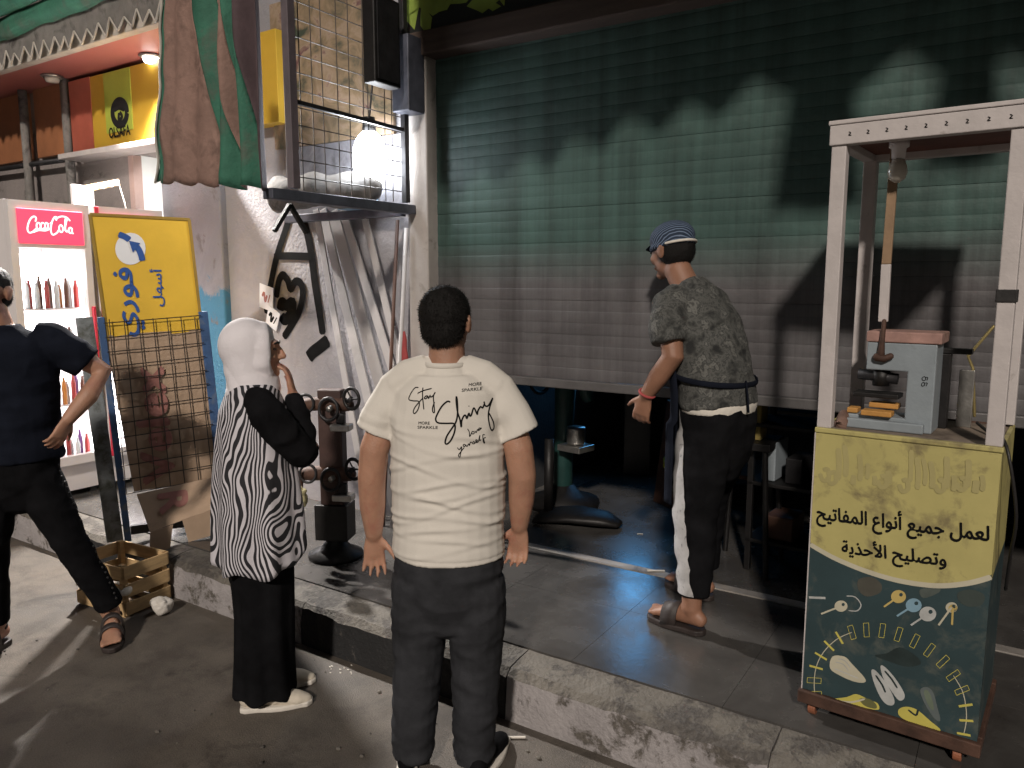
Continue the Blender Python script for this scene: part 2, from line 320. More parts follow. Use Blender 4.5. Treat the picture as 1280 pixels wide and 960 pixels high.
class MB:
    def __init__(s): s.v = []; s.f = []; s.m = []
    def add(s, vs, fs, mi=0):
        o = len(s.v); s.v += [tuple(v) for v in vs]; s.f += [[i+o for i in f] for f in fs]; s.m += [mi]*len(fs); return s
    def box(s, lo, hi, mat=None, mi=0):
        (x0,y0,z0),(x1,y1,z1) = lo, hi
        vs = [Vector(p) for p in ((x0,y0,z0),(x1,y0,z0),(x1,y1,z0),(x0,y1,z0),(x0,y0,z1),(x1,y0,z1),(x1,y1,z1),(x0,y1,z1))]
        if mat is not None: vs = [mat @ v for v in vs]
        return s.add(vs, [[0,3,2,1],[4,5,6,7],[0,1,5,4],[1,2,6,5],[2,3,7,6],[3,0,4,7]], mi)
    def bar(s, p0, p1, w, h, ref=None):
        p0, p1 = Vector(p0), Vector(p1); x, y = frame_of(p1-p0, ref); vs = []
        for p in (p0, p1):
            for a, b in ((-1,-1),(1,-1),(1,1),(-1,1)): vs.append(p + x*(a*w/2) + y*(b*h/2))
        return s.add(vs, [[3,2,1,0],[4,5,6,7],[0,1,5,4],[1,2,6,5],[2,3,7,6],[3,0,4,7]])
    def tube(s, pts, rad, seg=12, ref=None, cap=True, mi=0, dome=True):
        pts = [Vector(p) for p in pts]; n = len(pts)
        if not isinstance(rad, (list, tuple)): rad = [rad]*n
        elif len(rad) == 2 and n != 2 and not isinstance(rad[0], (list, tuple)): rad = [rad]*n
        rad = [(r, r) if not isinstance(r, (list, tuple)) else r for r in rad]
        tan = [(pts[min(i+1, n-1)] - pts[max(i-1, 0)]).normalized() for i in range(n)]
        x, y = frame_of(tan[0], ref); rings = []
        for i in range(n):
            d = tan[i]; x = x - d*x.dot(d)
            if ref is not None:
                rr = Vector(ref); xx = rr - d*rr.dot(d)
                if xx.length > 1e-3: x = xx
            x.normalize(); y = d.cross(x); rings.append((pts[i], x.copy(), y, rad[i]))
        if cap and dome:
            p, x0, y0, r = rings[0]; d = tan[0]; k = min(r)
            pre = [(p - d*(k*math.sin(a)*.85), x0, y0, (r[0]*math.cos(a), r[1]*math.cos(a))) for a in (R(70), R(40))]
            p, x1, y1, r = rings[-1]; d = tan[-1]; k = min(r)
            post = [(p + d*(k*math.sin(a)*.85), x1, y1, (r[0]*math.cos(a), r[1]*math.cos(a))) for a in (R(40), R(70))]
            rings = pre + rings + post
        o = len(s.v)
        for p, x, y, r in rings:
            for k in range(seg):
                a = 2*math.pi*k/seg; s.v.append(tuple(p + x*(r[0]*math.cos(a)) + y*(r[1]*math.sin(a))))
        for i in range(len(rings)-1):
            for k in range(seg):
                k2 = (k+1) % seg; s.f.append([o+i*seg+k, o+i*seg+k2, o+(i+1)*seg+k2, o+(i+1)*seg+k]); s.m.append(mi)
        if cap:
            s.f.append([o+k for k in range(seg)][::-1]); s.m.append(mi)
            s.f.append([o+(len(rings)-1)*seg+k for k in range(seg)]); s.m.append(mi)
        return s
    def cyl(s, p0, p1, r0, r1=None, seg=16, mi=0): return s.tube([p0, p1], [r0, r0 if r1 is None else r1], seg, dome=False, mi=mi)
    def ell(s, c, r, rot=None, seg=16, rings=10, mi=0):
        c = Vector(c); o = len(s.v); rot = rot or Matrix.Identity(3)
        for i in range(1, rings):
            t = math.pi*i/rings
            for k in range(seg):
                a = 2*math.pi*k/seg; s.v.append(tuple(c + rot @ Vector((r[0]*math.sin(t)*math.cos(a), r[1]*math.sin(t)*math.sin(a), r[2]*math.cos(t)))))
        top = len(s.v); s.v.append(tuple(c + rot @ Vector((0,0,r[2])))); s.v.append(tuple(c + rot @ Vector((0,0,-r[2]))))
        for i in range(rings-2):
            for k in range(seg):
                k2 = (k+1) % seg; s.f.append([o+i*seg+k, o+(i+1)*seg+k, o+(i+1)*seg+k2, o+i*seg+k2]); s.m.append(mi)
        for k in range(seg):
            k2 = (k+1) % seg; s.f.append([top, o+k, o+k2]); s.f.append([top+1, o+(rings-2)*seg+k2, o+(rings-2)*seg+k]); s.m += [mi, mi]
        return s
    def torus(s, c, axis, Rr, r, seg=24, sec=8):
        x, y = frame_of(axis); c = Vector(c); ax = Vector(axis).normalized(); o = len(s.v)
        for i in range(seg):
            a = 2*math.pi*i/seg; e = x*math.cos(a) + y*math.sin(a)
            for k in range(sec):
                b = 2*math.pi*k/sec; s.v.append(tuple(c + e*(Rr + r*math.cos(b)) + ax*(r*math.sin(b))))
        for i in range(seg):
            for k in range(sec):
                s.f.append([o+i*sec+k, o+((i+1)%seg)*sec+k, o+((i+1)%seg)*sec+(k+1)%sec, o+i*sec+(k+1)%sec]); s.m.append(0)
        return s
    def lathe(s, c, prof, seg=20, axis='z', mi=0):
        c = Vector(c); o = len(s.v)
        for r, z in prof:
            for k in range(seg):
                a = 2*math.pi*k/seg; s.v.append(tuple(c + Vector((r*math.cos(a), r*math.sin(a), z))))
        for i in range(len(prof)-1):
            for k in range(seg):
                k2 = (k+1) % seg; s.f.append([o+i*seg+k, o+i*seg+k2, o+(i+1)*seg+k2, o+(i+1)*seg+k]); s.m.append(mi)
        s.f.append([o+k for k in range(seg)][::-1]); s.f.append([o+(len(prof)-1)*seg+k for k in range(seg)]); s.m += [mi, mi]; return s
    def prism(s, poly, d, mi=0):
        """extrude a 3-D polygon by vector d"""
        n = len(poly); d = Vector(d); vs = [Vector(p) for p in poly] + [Vector(p)+d for p in poly]
        return s.add(vs, [list(range(n))[::-1], list(range(n, 2*n))] + [[i, (i+1)%n, n+(i+1)%n, n+i] for i in range(n)], mi)
    def mesh(s, name):
        me = bpy.data.meshes.new(name); me.from_pydata(s.v, [], s.f); me.update()
        if any(s.m): me.polygons.foreach_set('material_index', s.m)
        bm = bmesh.new(); bm.from_mesh(me); bmesh.ops.recalc_face_normals(bm, faces=bm.faces); bm.to_mesh(me); bm.free(); return me
    def build(s, name, mat, parent=None, smooth=False, bevel=0):
        me = s.mesh(name); o = link(name, me, mat, parent)
        if smooth: me.polygons.foreach_set('use_smooth', [True]*len(me.polygons))
        if bevel:
            b = o.modifiers.new('bevel', 'BEVEL'); b.width = bevel; b.segments = 2; b.limit_method = 'ANGLE'
        return o
def boxo(name, lo, hi, mat, parent=None, bevel=.004): return MB().box(lo, hi).build(name, mat, parent, bevel=bevel)
def same(name, src, parent, loc=None, mat4=None):
    o = bpy.data.objects.new(name, src.data); col.objects.link(o); o.parent = parent
    for md in src.modifiers:
        if md.type == 'BEVEL': n = o.modifiers.new('bevel', 'BEVEL'); n.width = md.width; n.segments = md.segments; n.limit_method = 'ANGLE'
    if loc is not None: o.location = loc
    if mat4 is not None: o.matrix_local = mat4
    return o

def solid(name, S, mat, parent=None, voxel=.007, it=3, disp=None):
    """union of overlapping shapes as ONE continuous skin"""
    me = S.mesh('tmp'); o = bpy.data.objects.new('tmp', me); col.objects.link(o)
    r = o.modifiers.new('r', 'REMESH'); r.mode = 'VOXEL'; r.voxel_size = voxel; r.adaptivity = 0
    if it: q = o.modifiers.new('s', 'SMOOTH'); q.factor = .5; q.iterations = it
    bpy.context.view_layer.update()
    m2 = bpy.data.meshes.new_from_object(o.evaluated_get(bpy.context.evaluated_depsgraph_get()))
    bpy.data.objects.remove(o); bpy.data.meshes.remove(me); m2.name = name
    if disp:
        n = len(m2.vertices); co = np.empty(n*3, 'f'); no = np.empty(n*3, 'f'); m2.vertices.foreach_get('co', co); m2.vertices.foreach_get('normal', no)
        co = co.reshape(-1,3); no = no.reshape(-1,3); out = disp(co, no); m2.vertices.foreach_set('co', out.astype('f').ravel()); m2.update()
    m2.materials.clear(); ob = link(name, m2, mat, parent); m2.polygons.foreach_set('use_smooth', [True]*len(m2.polygons)); return ob
def fbm(co, sx, sy, sz, seed=0):
    return np.array([noise.noise((p[0]*sx+seed, p[1]*sy+seed*.7, p[2]*sz)) for p in co])

def smooth_line(pts, sub=5, closed=False):
    pts = [np.array(p, float) for p in pts]; n = len(pts)
    if n < 3: return pts
    out = []; rng = range(n if closed else n-1)
    for i in rng:
        g = (lambda k: pts[k % n]) if closed else (lambda k: pts[max(0, min(n-1, k))])
        p0, p1, p2, p3 = g(i-1), g(i), g(i+1), g(i+2)
        for j in range(sub):
            t = j/sub; out.append(.5*((2*p1) + (-p0+p2)*t + (2*p0-5*p1+4*p2-p3)*t*t + (-p0+3*p1-3*p2+p3)*t**3))
    out.append(pts[0] if closed else pts[-1]); return out
def strokes_mesh(name, strokes, width, place, mat, parent, off=.0015, sub=5, thick=.0006):
    """pen strokes in 2-D laid on a surface; place(x, y) -> (point, normal)"""
    mb = MB(); k = 0
    for st in strokes:
        w = width
        if isinstance(st, tuple) and isinstance(st[1], (int, float)) and isinstance(st[0], list): st, w = st[0], st[1]
        line = smooth_line(st, sub); L = []
        for i, p in enumerate(line):
            q = place(p[0], p[1])
            if q is None: continue
            L.append(q)
        if len(L) < 2: continue
        vs = []; nL = len(L)
        for i, (p, nn) in enumerate(L):
            t = L[min(i+1, nL-1)][0] - L[max(i-1, 0)][0]; sd = nn.cross(t)
            if sd.length < 1e-9: sd = Vector((1,0,0))
            sd.normalize(); ww = w*(1 if 0 < i < nL-1 else .55); up = nn*(off + (k % 40)*thick*.1 + i*1e-6)
            vs += [p + sd*(ww/2) + up, p - sd*(ww/2) + up]
        mb.add(vs, [[2*i, 2*i+1, 2*i+3, 2*i+2] for i in range(nL-1)]); k += 1
    me = mb.mesh(name); return link(name, me, mat, parent)
def text_mesh(body, size=1., bold=0., align='LEFT'):
    c = bpy.data.curves.new('t', 'FONT'); c.body = body; c.size = size; c.offset = bold; c.align_x = align; c.resolution_u = 3
    o = bpy.data.objects.new('t', c); col.objects.link(o); bpy.context.view_layer.update()
    me = bpy.data.meshes.new_from_object(o.evaluated_get(bpy.context.evaluated_depsgraph_get())); bpy.data.objects.remove(o); return me
def text_on(name, body, size, place, mat, parent, bold=0., width=None, height=None, off=.002):
    """lettering laid on a surface: x right, y up from the first letter's baseline"""
    me0 = text_mesh(body, size, 0); xs = [v.co.x for v in me0.vertices]; ys = [v.co.y for v in me0.vertices]
    kx = width/(max(xs)-min(xs)) if width else 1; ky = height/(max(ys)-min(ys)) if height else (kx if width else 1)
    x0, y0 = min(xs), min(ys); vs = []; fs = []; d = bold*1.25; nv = len(me0.vertices)
    for k, (dx, dy) in enumerate(((0,0),(d,0),(-d,0),(0,d),(0,-d),(d*.7,d*.7),(-d*.7,-d*.7)) if bold else ((0,0),)):     # heavier pen: the letter struck several times
        for v in me0.vertices:
            q = place((v.co.x+dx-x0)*kx, (v.co.y+dy-y0)*ky)
            vs.append(q[0] + q[1]*(off + k*.00006) if q else Vector((0,0,0)))
        fs += [[i + k*nv for i in p.vertices] for p in me0.polygons]
    me = bpy.data.meshes.new(name); me.from_pydata([tuple(v) for v in vs], [], fs); me.update(); bpy.data.meshes.remove(me0); return link(name, me, mat, parent)
AR = {'ا': (0xFE8D, 0), 'أ': (0xFE83, 0), 'ة': (0xFE93, 0), 'ت': (0xFE95, 1), 'ج': (0xFE9D, 1), 'ح': (0xFEA1, 1), 'ذ': (0xFEAB, 0), 'ر': (0xFEAD, 0),
      'س': (0xFEB1, 1), 'ص': (0xFEB9, 1), 'ع': (0xFEC9, 1), 'ف': (0xFED1, 1), 'ل': (0xFEDD, 1), 'م': (0xFEE1, 1), 'ن': (0xFEE5, 1), 'ه': (0xFEE9, 1), 'و': (0xFEED, 0), 'ي': (0xFEF1, 1)}
def arabic(s):
    out = []; s = s.replace('لأ', '\u0001')
    def jn(c): return c == '\u0001' or c in AR
    def fw(c): return c in AR and AR[c][1]
    for i, c in enumerate(s):
        if not jn(c): out.append(c); continue
        prev = i > 0 and fw(s[i-1]); nxt = i+1 < len(s) and jn(s[i+1])
        if c == '\u0001': out.append(chr(0xFEF8 if prev else 0xFEF7)); continue
        b, dual = AR[c]
        if not prev and not (nxt and dual): out.append(c); continue
        out.append(chr(b + ((3 if prev and nxt else 2 if nxt else 1 if prev else 0) if dual else (1 if prev else 0))))
    return ''.join(out[::-1])
# ================================================================== THE SETTING
PZ = .22                 # height of the raised pavement
WY = 3.56                # street face of the shops
st = MB().add([(-60,-50,0),(60,-50,0),(60,WY+.3,0),(-60,WY+.3,0)], [[0,1,2,3]]).build('street', 'asphalt'); tag(st, 'dirty brown asphalt street in front of the shops', 'street', kind='structure')

pav = empty('pavement', (0,0,0), 0, 'raised tiled pavement in front of the shutter', 'pavement'); pav['kind'] = 'structure'
MB().box((-16, 2.50, .002), (5, WY+.02, PZ-.014)).build('bedding', 'concrete', pav)
MB().box((-2.84, WY+.02, .002), (2.2, 6.3, PZ-.014)).build('bedding', 'concrete', pav)
J = onZ(787, 764, PZ); TS = .6
tile_src = {}
def tile(x0, x1, y0, y1):
    g = .0008; k = (round(x1-x0, 3), round(y1-y0, 3))
    if k not in tile_src:
        o = MB().box((g, g, -.0135), (x1-x0-g, y1-y0-g, 0)).build('tile', 'tile', pav); tile_src[k] = o; o.location = (x0, y0, PZ)
    else: o = same('tile', tile_src[k], pav, (x0, y0, PZ))
xs = [J.x + TS*k for k in range(-14, 9)]
ys = [2.512] + [y for y in (J.y - TS, J.y) if y > 2.6] + [3.512]
for i in range(len(xs)-1):
    for j in range(len(ys)-1): tile(xs[i], xs[i+1], ys[j], ys[j+1])
for i in range(len(xs)-1):
    if xs[i] < -2.85 or xs[i+1] > 2.4: continue
    for j in range(4): tile(xs[i], xs[i+1], 3.585 + TS*j, 3.585 + TS*(j+1))
MB().box((-2.82, 3.516, PZ-.012), (2.0, 3.581, PZ+.004)).build('threshold_strip', simple('pale_marble_strip', (.24, .22, .20), .5, .3, 8, dirt=(.08,.07,.06), dirt_amt=.55, dscale=7), pav, bevel=.002)

kerb = empty('kerb', (0,0,0), 0, 'worn kerb painted in black and white blocks along the street', 'kerb'); kerb['kind'] = 'structure'
def kerb_stone(x0, x1, paint, seed):
    mb = MB(); n = max(8, int((x1-x0)*26)); prof = [(2.335, 0), (2.338, .10), (2.345, .168), (2.372, .196), (2.44, .207), (2.51, .213), (2.51, 0)]; k = len(prof); vs = []
    for i in range(n+1):
        x = x0 + .002 + (x1-x0-.004)*i/n
        for j, (y, z) in enumerate(prof):
            a = noise.noise((x*6+seed, j*2.1, 3)); b = noise.noise((x*19, j*1.3, seed))
            q = (1 if j in (1, 2, 3, 4) else .2); vs.append((x, y + q*(.010*a + .005*b), z + (q*(.009*a + .007*b) if 0 < j < 6 else 0)))
    fs = [[i*k+j, (i+1)*k+j, (i+1)*k+(j+1) % k, i*k+(j+1) % k] for i in range(n) for j in range(k)]
    mi = [(0 if j < 2 else 1) for i in range(n) for j in range(k)]
    mb.v = vs; mb.f = fs + [list(range(k)), [n*k+j for j in range(k)][::-1]]; mb.m = mi + [0, 0]
    o = mb.build('kerb_stone', [paint, 'concrete'], kerb); return o
kx = [-.55, .47, 1.5, 2.5, 3.5]; cols = ['kerb_black', 'kerb_white']
for i in range(4): kerb_stone(kx[i], kx[i+1], cols[i % 2], i)
kx = [-.55, -1.55, -2.70, -3.75, -4.8, -5.85, -6.9, -7.95, -9.0, -10.1, -11.2]
for i in range(10): kerb_stone(kx[i+1], kx[i], cols[(i+1) % 2], 10+i)

# ---- the shop with the rolling shutter
bld = empty('shop_building', (-1, 4, 0), 0, 'old shop with green and grey shutter and graffiti on its white wall', 'building')
bld.location = (0, 0, 0)
MB().box((-4.72, WY, .2), (-2.99, WY+.25, 4.2)).build('wall', 'plaster', bld)
MB().box((-5.40, WY-.05, .2), (-4.722, WY+.25, 2.66)).build('corner_pillar', 'plaster_blue', bld, bevel=.012)
MB().box((-5.40, WY, 2.662), (-4.722, WY+.25, 4.2)).build('wall', 'plaster', bld)
MB().box((-2.988, WY-.07, .2), (-2.84, WY+.25, 2.95)).build('door_pillar', simple('cream_pillar_plaster', (.36, .33, .31), .85, .15, 5, dirt=(.2, .18, .16), dirt_amt=.58, dscale=6), bld, bevel=.008)
lin = MB().box((-2.988, WY-.10, 2.93), (3.2, WY+.25, 3.06)).build('lintel', 'lintel', bld, bevel=.01)
MB().box((1.35, WY-.03, .2), (3.2, WY+.25, 2.928)).build('wall', 'plaster_grey', bld)
sgb = MB().box((-2.985, WY-.06, 3.062), (3.2, WY+.25, 4.2)).build('signboard', 'black_sign', bld)
lv = MB(); random.seed(5)
for i in range(26):
    c = Vector((-2.95 + random.random()*.8, WY-.061-.0004*i, 3.08 + random.random()*.5)); a = random.random()*6.3; L = .05 + random.random()*.09; w = L*.42
    lv.add([c + Vector((math.cos(a+b)*q, 0, math.sin(a+b)*q)) for b, q in ((0, L), (.7, w*1.1), (1.57, w), (2.4, w*1.1), (3.14, L*.8), (3.9, w*.9), (4.7, w), (5.5, w))], [list(range(8))[::-1]])
lv.build('leaf_print', 'lime_leaf', sgb)
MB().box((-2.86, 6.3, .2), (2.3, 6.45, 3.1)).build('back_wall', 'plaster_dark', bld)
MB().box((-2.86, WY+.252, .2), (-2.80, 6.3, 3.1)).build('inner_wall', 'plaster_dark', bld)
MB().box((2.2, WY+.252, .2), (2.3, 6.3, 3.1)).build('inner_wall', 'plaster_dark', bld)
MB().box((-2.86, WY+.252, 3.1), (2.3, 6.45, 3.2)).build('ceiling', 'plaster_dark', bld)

# graffiti on the wall: px strokes unprojected onto the plaster
def on_wall(px, py): return onY(px, py, WY), Vector((0, -1, 0))
gr = [([(369,250),(358,285),(346,322),(338,360),(333,392)], .055), ([(369,250),(380,275),(389,315),(394,355),(400,392),(404,418)], .06),
      ([(343,320),(365,320),(391,321)], .05), ([(411,425),(400,434),(392,440),(386,447)], .085),
      ([(346,372),(349,352),(354,344),(360,350),(364,361),(370,352),(377,355),(379,368),(375,388),(366,405),(355,422)], .055),
      ([(351,388),(353,378),(359,382),(366,378),(365,390),(357,400),(352,394)], .075)]
strokes_mesh('graffiti', gr, .05, on_wall, 'ink', bld, off=.003, sub=6, thick=.004)

# ---- the rolling shutter: each slat a piece of its own
sh = empty('rolling_shutter', (0,0,0), 0, 'half raised rolling shutter, green above and grey below', 'shutter')
SH = .060; prof = [(0, 0), (-.0008, .008), (-.0015, .022), (-.0016, .034), (-.0012, .046), (-.0002, .0575), (.0010, .0598), (.0014, .064)]
mb = MB(); vs = []
for X in (-2.838, 1.35):
    for y, z in prof: vs.append((X, WY+y, z))
    for y, z in prof[::-1]: vs.append((X, WY+y+.004, z))
n = len(prof)*2; mb.add(vs, [[i, n+i, n+(i+1) % n, (i+1) % n] for i in range(n)] + [list(range(n)), list(range(n, 2*n))[::-1]])
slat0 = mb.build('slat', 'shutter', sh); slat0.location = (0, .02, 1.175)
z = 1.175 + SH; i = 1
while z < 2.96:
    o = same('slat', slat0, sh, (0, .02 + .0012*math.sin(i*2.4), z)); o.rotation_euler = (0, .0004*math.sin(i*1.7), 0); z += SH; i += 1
boxo('bottom_rail', (-2.836, WY-.004, 1.125), (1.348, WY+.036, 1.174), simple('rail_steel', (.105,.10,.10), .5, .25, 6, metal=.2), sh, .006)
for X in (-2.838, 1.31): boxo('guide_rail', (X, WY-.02, PZ+.006), (X+.04, WY+.07, 1.12), 'dark_metal', sh)

# ---- awning above the shutter; its zigzag edge throws the toothed shade on the slats
aw = empty('scalloped_awning', (0,0,0), 0, 'dark green awning with a zigzag edge above the shutter', 'awning')
AY = 2.28; D = WY - AY; kx_ = -SUN_DIR.x/SUN_DIR.y*D; kz_ = -SUN_DIR.z/SUN_DIR.y*D
def edge_z(x):
    xs_, zs_ = [-2.80, -1.75, -.84, -.3, .4, 1.6], [2.20, 2.42, 2.56, 2.55, 2.52, 2.52]
    return float(np.interp(x-kx_, xs_, zs_)) + kz_
x0, x1 = -2.84 + kx_, 1.9; nt_ = int((x1-x0)/.29)
val = MB(); vs = []; fs = []
for i in range(nt_*2+1):
    x = x0 + (x1-x0)*i/(nt_*2); zz = edge_z(x) + (-.065 if i % 2 else .055) + .02*noise.noise((x*3, 0, 0)); y = AY + .03*noise.noise((x*2, 4, 1))
    vs += [(x, y, zz), (x, AY, edge_z(x)+.26)]
val.add(vs, [[2*i, 2*i+2, 2*i+3, 2*i+1] for i in range(nt_*2)]); vo = val.build('valance', 'green_fabric', aw)
so = vo.modifiers.new('t', 'SOLIDIFY'); so.thickness = .004
cn = MB(); vs = []
NX = 30
for i in range(NX+1):
    x = x0 + (x1-x0)*i/NX
    for j in range(6):
        t = j/5; xl_ = x0*(1-t) + (-2.985)*t; xc = xl_ + (x1-xl_)*i/NX; vs.append((xc, AY + (WY-.11-AY)*t, (edge_z(x)+.26)*(1-t) + 4.15*t - .05*math.sin(t*3.1) + .012*noise.noise((x*4, t*3, 0))))
cn.add(vs, [[i*6+j, (i+1)*6+j, (i+1)*6+j+1, i*6+j+1] for i in range(NX) for j in range(5)]); co_ = cn.build('canopy', 'green_fabric', aw, smooth=True)
so = co_.modifiers.new('t', 'SOLIDIFY'); so.thickness = .004
for (xa, wa, zb) in ((-.76, .40, 1.98), (-.22, .30, 2.12)):
    X = xa + kx_; mb = MB(); vs = []
    for i in range(9):
        t = i/8
        for j in range(7):
            a = t*6.28*1.5; top = edge_z(X)+.1; zb_ = zb + kz_
            q = j/6; vs.append((X + (t-.5)*wa*(.6+.6*(1-q)*.6) , AY + .035 + .02*math.sin(a), zb_ + (top-zb_)*q))
    mb.add(vs, [[i*7+j, (i+1)*7+j, (i+1)*7+j+1, i*7+j+1] for i in range(8) for j in range(6)])
    h = mb.build('hanging_flap', 'green_fabric', aw, smooth=True); so = h.modifiers.new('t', 'SOLIDIFY'); so.thickness = .004
for X, X2 in ((x0+.02, -2.95), (x1-.02, x1-.02)): MB().bar((X, AY+.02, edge_z(X)+.25), (X2, WY-.1, 4.1), .03, .03).build('frame_bar', 'dark_metal', aw)

# ================================================================== LEFT SHOP
ls = empty('corner_shop', (0,0,0), 0, 'brightly lit corner shop with yellow sign and red soffit', 'building')
MB().box((-12, WY, .2), (-5.80, WY+.05, 4.2)).build('wall', 'plaster_grey', ls)
MB().box((-5.798, WY, 2.66), (-5.402, WY+.2, 4.2)).build('wall', 'plaster_grey', ls)
MB().box((-7.4, WY+1.6, .2), (-4.6, WY+1.7, 3.0)).build('inner_wall', 'shop_white', ls)
MB().box((-7.4, WY+.2, .2), (-7.3, WY+1.6, 3.0)).build('inner_wall', 'shop_white', ls)
MB().box((-4.7, WY+.252, .2), (-4.6, WY+1.6, 3.0)).build('inner_wall', 'shop_white', ls)
MB().box((-7.4, WY+.2, 3.0), (-4.6, WY+1.7, 3.1)).build('inner_ceiling', 'shop_white', ls)
MB().box((-7.4, WY+.2, .1), (-4.6, WY+1.7, PZ)).build('inner_floor', 'tile', ls)
MB().box((-6.4, WY+.5, 2.95), (-5.2, WY+1.2, 2.985)).build('ceiling_light', 'shop_glow', ls)
MB().box((-5.86, WY-.02, .2), (-5.795, WY+.055, 2.658)).build('door_jamb', simple('pink_jamb', (.42, .30, .27), .7, .1, 5), ls, bevel=.004)
# signs
sg = MB().box((-6.48, WY-.10, 2.70), (-4.02, WY-.004, 3.268)).build('yellow_signboard', 'yellow_board', ls, bevel=.004)
MB().box((-6.482, WY-.104, 2.69), (-6.17, WY-.05, 3.27)).build('red_panel', 'red_board', ls)
g0, g1 = onY(134, 170, WY-.104), onY(167, 170, WY-.104)
gp = MB().box((g0.x, WY-.1065, 2.82), (g1.x, WY-.09, 3.262)).build('green_panel', 'green_board', ls)
def on_sign(px, py): return onY(px, py, WY-.1065), Vector((0,-1,0))
ring = [[(150+9*math.cos(a), 141+15*math.sin(a)) for a in np.linspace(0, 6.283, 15)]]
strokes_mesh('emblem', [(ring[0], .055), ([(142,135),(149,131),(157,134)], .075), ([(150,140),(153,146),(149,150),(149,141)], .03)], .05, on_sign, 'ink', gp, off=.002, thick=.004)
b0 = on_sign(137, 173)[0]; b1 = on_sign(163, 166)[0]
text_on('lettering', 'OLSAFA', 1, lambda x, y: (Vector((b0.x + x, b0.y, b0.z + .0*x + y)), Vector((0,-1,0))), 'ink', gp, bold=.02, width=(b1.x-b0.x), height=.075)
boxo('sign_ledge', (-6.5, WY-.22, 2.655), (-4.9, WY-.002, 2.695), 'white_paint', ls)
for a, b in ((-8.9, -7.30), (-7.16, -6.62)): MB().box((a, WY-.05, 2.74), (b, WY-.003, 3.42)).build('orange_panel', 'orange_board', ls, bevel=.006)
for X in (-7.23, -6.55): MB().cyl((X, WY-.10, .22), (X, WY-.10, 3.4), .035, seg=14).build('drain_pipe', 'grey_fabric', ls, smooth=True)
MB().cyl((-9, WY-.09, 2.70), (-6.5, WY-.09, 2.68), .022, seg=10).build('conduit', 'dark_metal', ls, smooth=True)
# soffit and fascia
MB().box((-9, 3.10, 3.302), (-4.3, WY-.003, 3.36)).build('soffit', 'soffit', ls)
MB().box((-9, 3.03, 3.285), (-4.3, 3.098, 3.40)).build('fascia', 'pale_edge', ls, bevel=.006)
def downlight(c, lit, label):
    d = empty('downlight', c, 0, label, 'lamp', 'round downlights in the red soffit')
    MB().lathe((0,0,0), [(.075, 0), (.085, -.008), (.07, -.018), (.058, -.018), (.058, 0)], 20).build('ring', 'steel', d, smooth=True)
    MB().lathe((0,0,0), [(.05, -.004), (.055, -.03), (.045, -.05), (.02, -.055)], 16).build('lens', 'spot_lens' if lit else 'glass_bulb', d, smooth=True)
    return d
c1 = onZ(190, 70, 3.298); c2 = onZ(65, 95, 3.298)
downlight((c1.x, min(c1.y, 3.45), 3.30), True, 'lit round downlight in the red soffit beside the yellow sign')
downlight((c2.x, min(c2.y, 3.45), 3.30), False, 'unlit round downlight in the red soffit above the orange panels')
spd = bpy.data.lights.new('downlight_beam', 'SPOT'); spd.energy = 1350; spd.spot_size = R(120); spd.spot_blend = .6; spd.shadow_soft_size = .05; spd.color = (1, .95, .9)
spo = bpy.data.objects.new('downlight_beam', spd); col.objects.link(spo); spo.location = (c1.x, 3.30, 3.20); spo.rotation_euler = Vector((.30, -.55, -1)).to_track_quat('-Z', 'Y').to_euler()
# socket strip and box under the sign
sk = empty('socket_strip', (0,0,0), 0, 'wooden strip of wall sockets with hanging cable under the yellow sign', 'sockets')
p0, p1 = onX(96, 238, -5.62), onX(148, 228, -5.62)
MB().bar(p0, p1, .045, .03).build('board', 'pale_wood', sk, bevel=.003)
for t in (.55, .75, .92):
    q = p0.lerp(p1, t); MB().bar(q + Vector((.018, 0, -.02)), q + Vector((.018, 0, .02)), .04, .012, ref=(0,1,0)).build('socket', 'fridge_white', sk, bevel=.003)
bx = onX(104, 243, -5.58); MB().box((bx.x, bx.y-.09, bx.z-.09), (bx.x+.03, bx.y+.06, bx.z+.06)).build('junction_box', 'fridge_white', sk, bevel=.004)
MB().tube([p1, p1+Vector((.03,.02,-.15)), p1+Vector((.02,.05,-.32))], .005, 6).build('cable', 'pale_edge', sk, smooth=True)

# rolled awning of the corner shop
ra = empty('rolled_awning', (0,0,0), 0, 'rolled up green and grey awning with zigzag trim over the corner shop', 'awning')
def lumpy_roll(name, y, z, r, mat, seed):
    pts = []; rad = []
    for i in range(41):
        x = -9 + 4.85*i/40; pts.append((x, y + .02*noise.noise((x*2, seed, 0)), z + .03*noise.noise((x*1.5, seed, 3)))); rad.append((r*(1 + .25*noise.noise((x*5, seed, 7))), r*(.9 + .3*noise.noise((x*4, seed, 9)))))
    return MB().tube(pts, rad, 14, ref=(0,0,1)).build(name, mat, ra, smooth=True)
lumpy_roll('fabric_roll', 2.98, 3.55, .075, 'green_fabric', 1); lumpy_roll('fabric_roll', 2.90, 3.66, .07, 'green_fabric', 6); lumpy_roll('fabric_roll', 3.02, 3.78, .085, 'grey_fabric', 3)
mb = MB(); vs = []
nz = 34
for i in range(nz*2+1):
    x = -9 + 4.8*i/(nz*2); k = noise.noise((x*3, 2, 0)); x += .022*noise.noise((i*1.7, 5, 0)); vs += [(x, 3.0 + .03*k, 3.28 + (.03*noise.noise((i*.9, 1, 0)) if i % 2 else .10 + .04*noise.noise((i*1.3, 8, 0))) + .03*k), (x, 2.99, 3.52)]
mb.add(vs, [[2*i, 2*i+2, 2*i+3, 2*i+1] for i in range(nz*2)]); v2 = mb.build('zigzag_valance', 'grey_fabric', ra); v2.modifiers.new('t', 'SOLIDIFY').thickness = .004
mb = MB()
